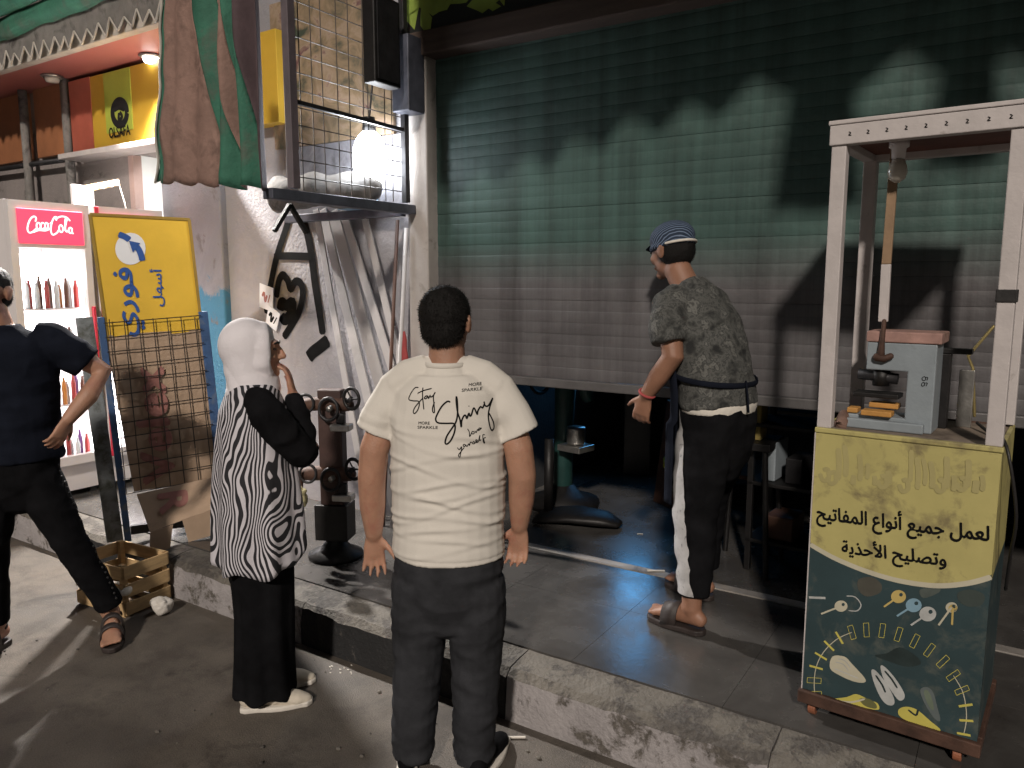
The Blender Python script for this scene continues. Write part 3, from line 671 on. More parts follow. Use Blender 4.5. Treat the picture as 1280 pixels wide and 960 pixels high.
for i in range(nz*2):
    a, b = Vector(vs[2*i]), Vector(vs[2*i+2]); mb.cyl(a + Vector((0,-.006,0)), b + Vector((0,-.006,0)), .007, seg=5)
mb.build('zigzag_piping', 'pale_edge', ra)

# hanging end of the awning, green and tan stripes
ha = empty('hanging_awning_end', (0,0,0), 0, 'torn green and tan striped awning cloth hanging beside the wire cage', 'awning')
def cloth(b0, b1, t0, t1, mat, ns):
    mb = MB(); vs = []; NT = 30
    for i in range(ns+1):
        for j in range(NT+1):
            t = j/NT; s = (b0 + (b1-b0)*i/ns)*(1-t) + (t0 + (t1-t0)*i/ns)*t; zt = 3.45; zb = 2.215 - .10*s + .010*math.sin(s*31)
            z = zb + (zt-zb)*t
            xl = -3.88 + .18*min(1, t*1.15) + .035*noise.noise((t*7, 1, 0)); xr = -2.925
            amp = .012 + .030*min(1, max(0, (s-.5)/.2))
            fold = amp*math.sin(s*36 + 2*noise.noise((s*2, t*1.5, 0))) + .03*noise.noise((s*4, t*3, 5)) + (.05*(.14-s)/.14 if s < .14 else 0)
            vs.append((xr + (xl-xr)*(1-s), 2.45 + fold, z))
    mb.add(vs, [[i*(NT+1)+j, (i+1)*(NT+1)+j, (i+1)*(NT+1)+j+1, i*(NT+1)+j+1] for i in range(ns) for j in range(NT)])
    o = mb.build('stripe', mat, ha, smooth=True); o.modifiers.new('t', 'SOLIDIFY').thickness = .003; return o
dk = simple('dark_maroon_fabric', (.07, .045, .05), .85, .3, 6, bmp=.3, bscale=30)
for b0, b1, t0, t1, m in ((0,.13,0,.04,'green_fabric'),(.13,.68,.04,.25,'tan_fabric'),(.68,.79,.25,.45,'green_fabric'),(.79,.84,.45,.6,'tan_fabric'),(.84,.94,.6,.74,'green_fabric'),(.94,1,.74,1,dk)): cloth(b0, b1, t0, t1, m, 14)
MB().tube([(-3.88 + .18*min(1, t*1.15) + .035*noise.noise((t*7, 1, 0)), 2.49 + .03*noise.noise((0, t*3, 5)), 2.215 + 1.235*t) for t in np.linspace(0, 1, 24)], .008, 6).build('piping', 'pale_edge', ha, smooth=True)

# ---- wire cage beside the door pillar
cg = empty('wire_cage', (0,0,0), 0, 'wire mesh cage on steel beams above the graffiti wall', 'cage')
CX = -2.955
MB().bar((CX, 2.46, 2.10), (CX, WY-.075, 2.10), .05, .07).build('beam', 'beam_blue', cg, bevel=.004)
MB().bar((CX-.0, 2.62, 2.137), (CX-.0, 2.62, 3.6), .045, .045).build('post', simple('brownish_post', (.11, .09, .10), .6, .2, 8), cg, bevel=.003)
MB().bar((CX, 3.44, 2.137), (CX, 3.44, 3.6), .035, .035).build('post', 'dark_metal', cg, bevel=.003)
MB().bar((CX, 2.645, 2.545), (CX, 3.42, 2.535), .02, .02).build('beam', 'dark_metal', cg)
for k in (-1, 1): MB().bar((CX-.012, 2.60, 2.06), (CX-.012, 2.60+.10*k, 1.93), .02, .02).build('bracket', 'black_metal', cg)
wv = MB().cyl((0,0,2.137), (0,0,3.5), .0028, seg=6).build('wire', 'grey_wire', cg); wv.location = (CX-.022, 2.70, 0)
y = 2.70 + .082
while y < 3.42: same('wire', wv, cg, (CX-.022, y, 0)).rotation_euler = (R(random.uniform(-.6, .6)), 0, 0); y += .082
wh = MB().cyl((0,2.645,0), (0,3.47,0), .0028, seg=6).build('wire', 'grey_wire', cg); wh.location = (CX-.028, 0, 2.2)
z = 2.2 + .082
while z < 3.45: same('wire', wh, cg, (CX-.028, 0, z)); z += .082
# things behind the mesh
bn = MB().box((-4.15, WY-.03, 2.55), (-3.12, WY-.008, 3.45)).build('banner', 'banner'); tag(bn, 'faded pink banner with plants hanging behind the wire mesh', 'banner')
p = onX(470, 70, CX+.02)
spk = empty('loudspeaker', (0,0,0), 0, 'narrow black loudspeaker box fixed at the top right of the wire mesh', 'speaker')
MB().box((CX+.015, 3.10, 2.72), (CX+.10, 3.30, 3.16)).build('cabinet', 'black_metal', spk, bevel=.008)
MB().box((CX+.10, 3.12, 2.74), (CX+.106, 3.28, 3.14)).build('grille', 'dark_metal', spk)
mbx = MB().box((CX-.012, WY-.21, 2.62), (CX+.11, WY-.072, 3.02)).build('meter_box', 'blue_metal', None, bevel=.006); tag(mbx, 'grey steel meter box at the top of the cream door pillar', 'box')
lp = empty('lamp', (-3.17, 3.38, 2.40), 0, 'glaring white lamp burning behind the wire mesh', 'lamp')
MB().lathe((0,0,0), [(.02,.15),(.04,.14),(.075,.10),(.095,.04),(.098,-.04),(.088,-.11),(.06,-.15),(.01,-.165)], 20).build('bulb', 'led', lp, smooth=True)
MB().lathe((0,0,0), [(.034,.22),(.04,.14),(.03,.14)], 16).build('socket', 'black_metal', lp, smooth=True)
MB().tube([(0,0,.2),(0,.05,.5),(0,.17,.9)], .006, 6).build('cable', 'black_metal', lp)
ld = bpy.data.lights.new('lamp_light', 'POINT'); ld.energy = 17; ld.color = (.86, .92, 1.0); ld.shadow_soft_size = .09
lo = bpy.data.objects.new('lamp_light', ld); col.objects.link(lo); lo.location = (-3.17, 3.25, 2.40)

# clutter lying on the bottom of the cage
pts = []; rad = []
for i in range(15): x = -3.95 + .78*i/14; pts.append((x, 3.36 + .03*noise.noise((x*5,0,0)), 2.23 + .04*noise.noise((x*4,2,0)))); rad.append((.10 + .05*noise.noise((x*7,1,0)), .09 + .04*noise.noise((x*6,3,0))))
o = MB().tube(pts, rad, 14, ref=(0,0,1)).build('tarpaulin_roll', 'grey_fabric', None, smooth=True); tag(o, 'lumpy grey tarpaulin roll lying in the wire cage left of the lamp', 'tarpaulin')
bb = boxo('blue_box', (-3.42, 3.36, 2.115), (-3.24, 3.52, 2.30), simple('pale_blue_plastic', (.25,.40,.55), .5, .1, 6)); tag(bb, 'pale blue plastic box under the lamp in the wire cage', 'box')
MB().bar((-4.0, 3.47, 2.09), (-3.0, 3.47, 2.09), .05, .04).build('beam', 'beam_blue', cg, bevel=.004)
bkp = MB().box((-4.05, WY-.028, 2.12), (-3.02, WY-.010, 2.545)).build('wall_darkening_board', simple('grey_darkening_board', (.17,.165,.18), .8, .3, 4, dirt=(.09,.085,.09), dirt_amt=.5, dscale=4)); tag(bkp, 'added dull grey board darkening the wall behind the lamp and wire mesh', 'board')  # dull board added to darken the plaster behind the mesh

# long white strips leaning on the graffiti wall
wst = [((403,262),(452,470),.07), ((416,264),(474,480),.09), ((428,262),(492,470),.06), ((455,268),(500,460),.05), ((395,262),(430,470),.05)]
lbl = ['widest white plastic strip leaning on the wall right of the graffiti', 'creamy white plastic strip leaning second from the graffiti', 'narrow white strip leaning between the wide strip and the poles', 'thin grey white strip leaning nearest the brown pole', 'slim white strip leaning closest to the graffiti letter']
order = [1, 0, 2, 3, 4]
for k, (a, b, w) in enumerate(wst):
    A = onY(*a, WY-.03-.012*k); B = onY(*b, WY-.06-.012*k); d = (B-A)/(A.z-B.z); bot = A + d*(A.z-PZ-.01); bot.y = WY - .07 - .013*k
    mb = MB(); pts = []
    for j in range(13):
        t = j/12; q = A.lerp(bot, t); q.x += .004*math.sin(t*3.1)*(1 if k % 2 else -1); pts.append(q)
    o = mb.bar(pts[0], pts[-1], w, .010, ref=(1,0,0)).build('leaning_strip', 'pvc', None, bevel=.002); tag(o, lbl[order[k]], 'strip', 'white strips leaning on the wall')
for k, (a, b, m, r, lb) in enumerate((((497,275),(492,470),'brown_wood',.011,'thin brown pole leaning beside the cream door pillar'), ((508,285),(503,470),'pvc',.013,'thin white pipe standing against the cream door pillar'))):
    A = onY(*a, WY-.10); B = onY(*b, WY-.12); d = (B-A)/(A.z-B.z); bot = A + d*(A.z-PZ); bot.y = WY-.2
    tag(MB().cyl(bot, A, r, seg=10).build('pole', m, None, smooth=True), lb, 'pole')
A = onY(505, 415, WY-.13); mb = MB(); pts = [A + Vector((.004*math.sin(i*2), 0, -.045*i)) for i in range(8)]
tag(mb.tube(pts, [(.008,.006),(.016,.01),(.022,.012),(.026,.014),(.03,.016),(.028,.014),(.026,.012),(.02,.01)], 10, ref=(1,0,0)).build('hanging_cloth', 'red_cloth', None, smooth=True), 'dark red cloth hanging on the pole by the door pillar', 'cloth')
# sticker cards hanging on the wall above the woman's head
for k, (cx_, cy_, w, h, a, lb) in enumerate(((333,372,.14,.17,.25,'white card with red print hanging over the graffiti'), (341,398,.12,.14,.5,'lower white card with dark print under the red printed card'))):
    c = onY(cx_, cy_, WY-.03-.01*k); mb = MB(); Rm = Matrix.Translation(c) @ Matrix.Rotation(a, 4, 'Y') @ Matrix.Rotation(R(8), 4, 'X')
    o = MB().box((-w/2, -.002, -h/2), (w/2, .002, h/2), Rm).build('card', 'sign_white'); tag(o, lb, 'card')
    nn = (Rm.to_3x3() @ Vector((0,-1,0)))
    strokes_mesh('print', [([(-.04,.0),(-.02,.03),(-.01,-.03),(.01,.02)], .018), ([(.02,-.03),(.04,.03)], .016)], .015, lambda x, y: (Rm @ Vector((x, -.002, y)), nn), 'red_board' if k == 0 else 'ink', o, off=.001)

# ================================================================== DRINKS FRIDGES
def fridge(y0, label, script):
    W, FX, z0 = .505, -5.30, PZ
    f = empty('drinks_fridge', (FX, y0, z0), 0, label, 'fridge')
    H = 1.985; dpt = .62
    mb = MB(); mb.box((-dpt, 0, .04), (-dpt+.03, W, H)).box((-dpt+.03, 0, .04), (-.055, .035, H)).box((-dpt+.03, W-.035, .04), (-.055, W, H)).box((-dpt+.03, .035, H-.06), (-.055, W-.035, H)).box((-dpt+.03, .035, .04), (-.055, W-.035, .22))
    mb.build('body', 'fridge_white', f)
    for a in ((-.58,.03),(-.58,W-.09),(-.12,.03),(-.12,W-.09)): boxo('foot', (a[0], a[1], 0), (a[0]+.05, a[1]+.05, .039), 'black_rubber', f)
    MB().box((-dpt+.032, .04, .24), (-dpt+.045, W-.04, H-.32)).build('light_panel', 'fridge_glow', f)
    for yy in (.038, W-.048): MB().box((-.085, yy, .26), (-.07, yy+.010, H-.33)).build('added_light_strip', 'fridge_glow', f)  # glowing strips added inside the door to light the bottles
    for zz in (.62, .95, 1.28): boxo('shelf', (-dpt+.05, .038, zz), (-.10, W-.038, zz+.012), 'fridge_white', f, .002)
    mb = MB(); mb.box((-.053, .0, .23), (0, .045, H-.005)).box((-.053, W-.045, .23), (0, W, H-.005)).box((-.053, .045, .23), (0, W-.045, .29)).box((-.053, .045, H-.30), (0, W-.045, H-.005))
    dr = mb.build('door', 'fridge_white', f)
    if not script: boxo('edge_trim', (.001, .002, .24), (.008, .03, H-.01), 'red_plastic', dr, .002)
    MB().box((-.03, .047, .292), (-.024, W-.047, H-.302)).build('pane', 'glass', dr)
    hd = MB().box((.001, .045, H-.275), (.012, W-.05, H-.055)).build('header', 'header_glow', f, bevel=.004)
    if script:
        boxo('handle', (.002, W-.030, .9), (.03, W-.012, 1.3), 'red_plastic', dr)
        S = [[(158,205),(163,190),(150,185),(130,200),(117,228),(122,245),(140,244),(165,228)], [(172+10*math.cos(a), 222+13*math.sin(a)) for a in np.linspace(0,6.28,10)],
             [(200,212),(190,210),(182,225),(188,236),(203,228)], [(212+8*math.cos(a), 222+12*math.sin(a)) for a in np.linspace(0,6.28,9)], [(221,211),(220,232),(228,234)], [(229,214),(238,208)],
             [(262,202),(268,190),(255,189),(240,210),(232,240),(240,257),(262,250),(276,235)], [(258,196),(290,186),(318,190),(336,205)],
             [(285+10*math.cos(a), 234+14*math.sin(a)) for a in np.linspace(0,6.28,10)], [(303,242),(313,212),(320,195),(311,198),(307,235),(313,247),(321,242)],
             [(333+9*math.cos(a), 242+11*math.sin(a)) for a in np.linspace(0,6.28,9)], [(343,232),(341,252),(350,254)], [(140,246),(170,238),(205,240),(230,232)]]
        def pl(x, y): return Vector((.0125, .045 + (x-72)/(405-72)*(W-.095), H-.055-.22*((y-150-(x-72)*.06)/135))), Vector((1,0,0))
        strokes_mesh('script_lettering', S, .0105, pl, 'header_white', hd, off=.001)
    return f
F1 = fridge(2.395, 'tall white drinks fridge with red lit header and white script', True)
F2 = fridge(2.935, 'second drinks fridge with a red door frame behind the yellow sign board', False)
bot_src = {}
def bottle(mat, h, r):
    k = (mat, h)
    if k not in bot_src:
        me = MB().lathe((0,0,0), [(r*.9,0),(r,.01),(r,h*.3),(r*.93,h*.4),(r,h*.5),(r,h*.72),(r*.5,h*.9),(r*.5,h*.95),(r*.5,h)], 10).mesh('bottle'); me.polygons.foreach_set('use_smooth', [True]*len(me.polygons)); me.materials.append(M[mat]); bot_src[k] = me
    return bot_src[k]
M['b_red'] = simple('red_bottle', (.35,.03,.03), .3, .1, 5, bmp=0); M['b_orange'] = simple('orange_bottle', (.6,.22,.03), .3, .1, 5, bmp=0); M['b_purple'] = simple('purple_bottle', (.16,.05,.22), .3, .1, 5, bmp=0)
M['b_clear'] = simple('pale_bottle', (.62,.66,.68), .3, .1, 5, bmp=0); M['b_brown'] = simple('brown_bottle', (.10,.035,.02), .3, .1, 5, bmp=0)
ORD = ['first','second','third','fourth','fifth','sixth','seventh','eighth','ninth','tenth','eleventh','twelfth','thirteenth']
shelf_words = {1.292: 'top shelf', .962: 'second shelf', .632: 'third shelf', .222: 'lowest shelf'}
rows = {1.292: ['b_orange','b_brown','b_clear','b_red','b_clear','b_brown','b_red','b_brown','b_clear'], .962: ['b_clear','b_brown','b_clear','b_clear','b_red','b_brown','b_orange','b_red','b_clear'],
        .632: ['b_clear','b_red','b_purple','b_brown','b_purple','b_purple','b_orange','b_clear','b_orange'], .222: ['b_clear','b_clear','b_purple','b_red','b_clear','b_red','b_brown','b_red','b_red']}
cw = {'b_orange':'orange','b_brown':'dark brown','b_clear':'pale clear','b_red':'red','b_purple':'purple'}
for zz, row in rows.items():
    for i, m in enumerate((row + row)[:13]):
        h = .185 + .03*((i*7) % 3)/2
        if m in ('b_orange', 'b_clear'): h -= .03
        o = bpy.data.objects.new('bottle', bottle(m, h, .0155)); col.objects.link(o); o.location = (-5.42 - .03*(i % 2), 2.395 + .065 + i*.0465, PZ + zz)
        o.location.y = 2.395 + .060 + i*.0318
        tag(o, cw[m] + ' bottle, ' + ORD[i] + ' from the left on the ' + shelf_words[zz] + ' of the lit fridge', 'bottle', 'drink bottles in the fridge, ' + shelf_words[zz])
# ================================================================== DISPLAY RACK, YELLOW SIGN, CARDBOARD, CRATE
ra_ = R(62); RX = Vector((math.cos(ra_), math.sin(ra_), 0)); RN = Vector((math.sin(ra_), -math.cos(ra_), 0)); RO = Vector((-4.13, 2.36, PZ+.03))
RZ = (Vector((0,0,1)) - RN*.07 - RX*.045).normalized(); PN = RX.cross(RZ).normalized()
def rk(x, n, z): return RO + RX*x + RN*n + RZ*z
rack = empty('display_rack', (0,0,0), 0, 'blue framed wire display rack standing at the pavement edge', 'rack')
RW, RH = .50, 1.25
MB().bar(rk(-.01, 0, -.02), rk(-.01, 0, RH), .035, .06, ref=RX).build('side_board', 'blue_wood', rack, bevel=.003)
MB().bar(rk(RW+.02, 0, .0), rk(RW+.02, 0, RH+.02), .05, .06, ref=RX).build('side_board', 'blue_wood', rack, bevel=.003)
MB().bar(rk(-.075, -.02, -.02), rk(-.09, -.02, RH), .085, .02, ref=RX).build('side_board', 'grey_blue_wood', rack, bevel=.003)['label'] = 'weathered grey blue side board with dark stains'
MB().bar(rk(.01, -.03, .03), rk(RW-.01, -.03, .03), .05, .03).build('foot_bar', 'dark_metal', rack)
for i in range(7):
    x = .03 + (RW-.06)*i/6; MB().cyl(rk(x-.02*(1-i/6), .036, .26), rk(x, .036, RH-.01), .003, seg=6).build('wire', 'grey_wire', rack)
for i in range(13):
    z = .27 + (RH-.29)*i/12; MB().cyl(rk(.0, .042, z-.012), rk(RW+.005, .042, z+.02), .003, seg=6).build('wire', 'grey_wire', rack)
ys_ = empty('yellow_sign_panel', (0,0,0), 0, 'yellow panel sign with blue lettering turned on its side, propped on the rack', 'sign')
SX0, SX1, SZ0, SZ1 = .01, RW+.005, RH-.13, RH+.55
def spn(x, z, n=.016): return rk(x, n, z)
MB().prism([spn(SX0, SZ0), spn(SX1, SZ0+.04), spn(SX1-.005, SZ1-.0), spn(SX0-.01, SZ1+.01)], RN*-.02).build('panel', 'yellow_sign', ys_, bevel=.002)
bd = MB()
for a, b in (((SX0-.012, SZ1+.012),(SX1, SZ1+.002)), ((SX1,SZ0+.04),(SX1-.003,SZ1)), ((SX0,SZ0),(SX0-.012,SZ1+.01))): bd.bar(spn(*a), spn(*b), .012, .016, ref=RN)
bd.build('edge_trim', simple('brown_yellow_trim', (.30,.19,.03), .5, .1, 5), ys_)
def y_px(px, py):
    return onP(px, py, spn(.2, 1.5), PN), PN
disc = [y_px(163+19*math.cos(a), 311+20*math.sin(a))[0] + PN*.001 for a in np.linspace(0, 6.283, 25)[:-1]]
MB().prism(disc, PN*.002).build('white_disc', 'sign_white', ys_)
strokes_mesh('arrow_logo', [([(148,293),(156,296),(162,300)], .034), ([(166,305),(172,310),(176,318),(178,326)], .032)], .03, y_px, 'sign_blue', ys_, off=.005)
ah = [y_px(*q)[0] + PN*.006 for q in ((161,301),(175,304),(166,316))]; MB().prism(ah, PN*.001).build('arrow_head', 'sign_blue', ys_)
def vtext(name, s, base_px, up_px, mat, bold, right_shift_px, col_w):
    # text turned a quarter turn: its right end is at the top, its tops face left
    b = y_px(*base_px)[0]; t = y_px(*up_px)[0]; ax = (t-b); L = ax.length; ax.normalize(); upv = PN.cross(ax); 
    if upv.dot(RX) > 0: upv = -upv
    text_on(name, arabic(s), 1, lambda x, y: (b + ax*x + upv*y, PN), mat, ys_, bold=bold, width=L, height=col_w, off=.004)
vtext('lettering', 'فوري', (181, 420), (178, 336), 'sign_blue', .018, 0, .145)
vtext('lettering', 'أسهل', (206, 383), (205, 337), 'sign_blue', .012, 0, .075)
cb = empty('cardboard_sheet', (0,0,0), 0, 'flattened cardboard box with faded pink print held behind the rack wires', 'cardboard')
mb = MB(); vs = []
for i in range(9):
    for j in range(13):
        x = -.0 + RW*i/8 + (.05*(1-j/12)*(1-i/8)); z = .26 + (RH-.36)*j/12; vs.append(rk(x, .012 + .012*noise.noise((x*9, z*7, 0)), z + .02*i/8))
mb.add(vs, [[i*13+j, (i+1)*13+j, (i+1)*13+j+1, i*13+j+1] for i in range(8) for j in range(12)]); o = mb.build('sheet', 'cardboard', cb); o.modifiers.new('t', 'SOLIDIFY').thickness = .005
def cbp(x, y): return rk(.27 - y, .028, .30 + x), RN
text_on('print', 'Velex', 1, cbp, 'pink_print', cb, bold=.03, width=.66, height=.16, off=.001)
fb = empty('cardboard_box', (0,0,0), 0, 'open brown cardboard box folded out at the foot of the rack', 'box')
q = [rk(.06, .05, .25), rk(.50, .05, .30), rk(.52, .16, .16), rk(.10, .17, .06)]
MB().prism(q, RN*-.006).build('flap', 'cardboard', fb)
q2 = [rk(.27, .172, .105), rk(.52, .162, .155), rk(.52, .155, .0), rk(.29, .165, -.03)]
MB().prism(q2, RN*-.006).build('flap', 'cardboard', fb)
q3 = [rk(.10, .172, .058), rk(.22, .172, .085), rk(.19, .19, -.04), rk(.08, .20, -.08)]
MB().prism(q3, RN*-.006).build('flap', 'cardboard', fb)
text_on('print', 'R', 1, lambda x, y: (rk(.17 + y*.9, .066 + .004 + x*.55, .235 - x*.75 + y*.04), (RN*.8+RZ*.6).normalized()), 'pink_print', fb, bold=.03, width=.12, height=.16, off=.004)

wc = empty('wooden_crate', (-3.86, 2.155, 0), R(5), 'pale slatted wooden fruit crate on the street against the kerb', 'crate')
a, b, h = .19, .135, .275
for sx in (-1, 1):
    for sy in (-1, 1): boxo('corner_post', (sx*(a-.02)-.014, sy*(b-.02)-.014, 0), (sx*(a-.02)+.014, sy*(b-.02)+.014, h), 'pale_wood', wc, .002)
for zz in (.012, .105, .20):
    for sy in (-1, 1): boxo('slat', (-a, sy*(b)-.005, zz), (a, sy*b+.005, zz+.068), 'pale_wood', wc, .002)
    for sx in (-1, 1): boxo('slat', (sx*(a+.002)-.005, -b+.007, zz), (sx*(a+.002)+.005, b-.007, zz+.068), 'pale_wood', wc, .002)
for k in range(4): boxo('slat', (-a+.012, -b+.012+k*.065, .004), (a-.012, -b+.06+k*.065, .010), 'dark_wood', wc, .002)
pk = MB().ell((0,0,0), (.09,.05,.03)); o = solid('paper_wrap', pk, 'paper', None, .01, 1, lambda co, no: co + no*(.012*fbm(co, 30, 30, 30))[:,None]); o.location = (-3.72, 2.05, .14); tag(o, 'white paper scrap stuck in the slats of the wooden crate', 'paper')
pk = MB().ell((0,0,0), (.07,.055,.05)); o = solid('plastic_bag', pk, 'bag', None, .008, 1, lambda co, no: co + no*(.03*fbm(co, 22, 22, 22))[:,None]); o.location = (onZ(203,768,0).x, onZ(203,768,0).y, .05); o.scale = (.8,.8,.8); tag(o, 'crumpled pale plastic bag on the street beside the wooden crate', 'bag')

# ================================================================== PEDESTAL SHOE MACHINES (between woman and man)
sm = empty('pedestal_sewing_stand', (-2.98, 2.84, PZ), R(25), 'old iron stand carrying hand-wheel sewing heads between the woman and the man', 'sewing machine')
MB().lathe((0,0,0), [(.17,0),(.17,.02),(.10,.05),(.05,.10),(.045,.25)], 18).build('base', 'black_metal', sm, smooth=True)
MB().box((-.075,-.04,.2), (.075,.05,.93)).build('column', simple('dark_red_brown_wood', (.045,.022,.018), .6, .3, 8), sm, bevel=.008)
def head_(z, s):
    MB().tube([(-.20,-.03,z),(-.12,-.03,z+.01),(0,-.02,z+.015),(.12,-.02,z+.01)], [.028*s,.036*s,.042*s,.035*s], 12).build('arm', 'rust', sm, smooth=True)
    MB().torus((-.13,-.085,z+.02), (.25,-1,.1), .048, .008).build('hand_wheel', 'dark_metal', sm, smooth=True)
    MB().torus((.02,-.10,z-.005), (0,-1,.1), .058, .010).build('hand_wheel', 'dark_metal', sm, smooth=True)
    MB().torus((.155,-.07,z+.05), (-.3,-1,0), .055, .010).build('hand_wheel', 'black_metal', sm, smooth=True)
    for a in range(3): 
        d = Vector((math.cos(a*2.09), 0, math.sin(a*2.09)))*.05; MB().cyl(Vector((.155,-.07,z+.05)), Vector((.155,-.07,z+.05))+d, .005, seg=6).build('spoke', 'black_metal', sm)
    MB().cyl((.155,-.07,z+.05), (.10,-.02,z+.02), .014, seg=10).build('axle', 'dark_metal', sm, smooth=True)
    MB().cyl((.02,-.10,z-.005), (.02,-.02,z), .016, seg=10).build('axle', 'steel', sm, smooth=True)
    MB().box((.03,-.12,z-.12), (.15,-.03,z-.085)).build('needle_plate', 'steel', sm, bevel=.006)
    MB().box((.06,-.09,z-.085), (.11,-.05,z-.03)).build('foot_block', 'dark_metal', sm, bevel=.006)
    MB().tube([(-.20,-.03,z),(-.215,-.03,z-.05),(-.20,-.03,z-.09)], [.03,.026,.012], 10).build('needle_head', 'rust', sm, smooth=True)
head_(.84, 1); head_(.46, 1.1); sm.scale = (.86, .86, .98)
MB().box((-.27,-.09,.66), (-.15,-.01,.71)).build('shelf', 'rust', sm, bevel=.003)
o = solid('rag', MB().ell((0,0,0), (.05,.03,.045)).ell((.02,0,-.03), (.03,.02,.05)), 'paper', None, .008, 1, lambda co, no: co + no*(.015*fbm(co, 40, 40, 40))[:,None]); o.location = (-3.17, 2.66, PZ+.76); tag(o, 'white rag lying on the upper tier of the sewing stand', 'rag')
o = solid('rag', MB().ell((0,0,0), (.035,.025,.06)), simple('olive_rag', (.30,.27,.15), .9, .2, 20), None, .008, 1, lambda co, no: co + no*(.015*fbm(co, 40, 40, 40))[:,None]); o.location = (-3.03, 2.66, PZ+.36); tag(o, 'olive rag hanging on the lower tier of the sewing stand', 'rag')
MB().box((-.11,-.06,.10), (.10,.10,.30)).build('drawer_box', 'black_metal', sm, bevel=.006)

# ================================================================== INSIDE THE SHOP, UNDER THE SHUTTER
gm = empty('green_machine', (-2.42, 4.35, PZ), R(-10), 'dark green pillar machine inside the shop behind the man', 'machine')
MB().lathe((0,0,0), [(.24,0),(.24,.04),(.12,.08),(.07,.14)], 18).build('base', 'black_metal', gm, smooth=True)
MB().tube([(0,0,.1),(0,0,.5),(0,.02,.9)], [(.07,.06),(.06,.06),(.08,.07)], 14).build('column', 'machine_green', gm, smooth=True)
MB().tube([(-.16,0,.84),(0,0,.9),(.16,0,.86),(.19,0,.74)], [.06,.075,.06,.04], 14).build('head', 'machine_green', gm, smooth=True)
MB().torus((-.2,0,.84), (1,0,0), .11, .014).build('hand_wheel', 'black_metal', gm, smooth=True)
MB().box((.06,-.14,.40), (.24,.02,.44)).build('table', 'steel', gm, bevel=.005)
tn = MB().lathe((0,0,0), [(.055,0),(.06,.01),(.06,.10),(.055,.11)], 18).build('tin', 'steel', None, smooth=True); tn.location = (-2.28, 4.26, PZ+.445); tag(tn, 'small bright tin on the green machine table', 'tin')
bp = empty('machine_pedal', (-2.06, 4.05, PZ), R(20), 'black curved machine foot on the floor beside the green machine', 'machine')
MB().tube([(-.32,.1,.02),(-.1,.05,.05),(.08,0,.05),(.17,-.02,.03)], [(.16,.02),(.14,.04),(.11,.04),(.06,.02)], 14, ref=(0,1,0)).build('foot', 'black_metal', bp, smooth=True)
MB().cyl((-.28,.1,.04), (-.28,.12,.5), .03, seg=12).build('rod', 'black_metal', bp, smooth=True)
lb = MB().prism([(-1.95,4.75,PZ),(-1.70,4.60,PZ),(-1.73,4.86,PZ+.62),(-1.96,4.98,PZ+.66)], (.02,.04,0)).build('leaning_board', 'brown_wood', None, bevel=.004); tag(lb, 'red brown board leaning inside the dark shop', 'board')
lc = solid('lime_cloth', MB().ell((0,0,0), (.09,.05,.06)).ell((.06,0,-.04), (.05,.03,.04)), 'lime_cloth', None, .01, 1, lambda co, no: co + no*(.025*fbm(co, 24, 24, 24))[:,None]); lc.location = (-1.76, 4.66, PZ+.30); tag(lc, 'bright lime cloth inside the dark shop', 'cloth')
cbn = empty('black_workbench', (-1.15, 5.2, PZ), 0, 'black workbench at the back of the dark shop', 'bench')
boxo('top', (-.7,-.3,.62), (.7,.3,.67), 'black_metal', cbn)
for sx in (-.65, .65):
    for sy in (-.26, .26): boxo('leg', (sx-.025, sy-.025, 0), (sx+.025, sy+.025, .618), 'black_metal', cbn)
boxo('shelf', (-.62,-.25,.18), (.62,.25,.21), 'brown_wood', cbn)
rk2 = empty('black_shelf_rack', (-.83, 4.0, PZ), R(-4), 'black metal shelf rack full of tools inside the shop right of the worker', 'rack')
for sx in (-.22, .22):
    for sy in (-.15, .15): boxo('upright', (sx-.015, sy-.015, 0), (sx+.015, sy+.015, .98), 'black_metal', rk2)
for zz in (.15, .45, .75): boxo('shelf', (-.235,-.165,zz), (.235,.165,zz+.02), 'black_metal', rk2)
for k, (x, y_, z_, w, d_, h_, m, lb_) in enumerate(((-.18,-.12,.472,.07,.2,.20,'grey_machine','grey tool box standing on the middle shelf of the black rack'), (-.06,-.12,.472,.08,.2,.13,'dark_metal','dark box on the middle shelf of the black rack'), (.08,-.12,.772,.10,.2,.12,'black_metal','black box on the top shelf of the black rack'), (-.15,-.12,.172,.14,.2,.12,'brown_wood','brown box on the lowest shelf of the black rack'))):
    o = MB().box((x, y_, 0), (x+w, y_+d_, h_)).build('tool_box', m, None, bevel=.006); o.location = (-.83, 4.0, PZ+z_); o.rotation_euler = (0,0,R(-4)); tag(o, lb_, 'box')
yb = boxo('yellow_carton', (-1.16, 3.86, PZ+.68), (-1.02, 3.98, PZ+.86), simple('mustard_carton', (.30,.23,.07), .8, .15, 8)); tag(yb, 'mustard carton on the stool behind the worker', 'carton')
stl = empty('stool', (-1.09, 3.92, PZ), 0, 'dark stool just inside the shutter behind the worker', 'stool')
boxo('seat', (-.14,-.14,.64), (.14,.14,.678), 'black_metal', stl)
for sx in (-1, 1):
    for sy in (-1, 1): MB().cyl((sx*.15, sy*.15, 0), (sx*.11, sy*.11, .64), .014, seg=10).build('leg', 'black_metal', stl)
cn2 = empty('canister', (-.58, 3.72, PZ), 0, 'white canister with lime lid half hidden behind the cart', 'canister')
MB().lathe((0,0,.62), [(.05,0),(.055,.01),(.055,.26),(.045,.28)], 16).build('body', 'fridge_white', cn2, smooth=True); MB().lathe((0,0,.9), [(.05,0),(.052,.03),(.045,.04)], 16).build('lid', 'lime_cloth', cn2, smooth=True)
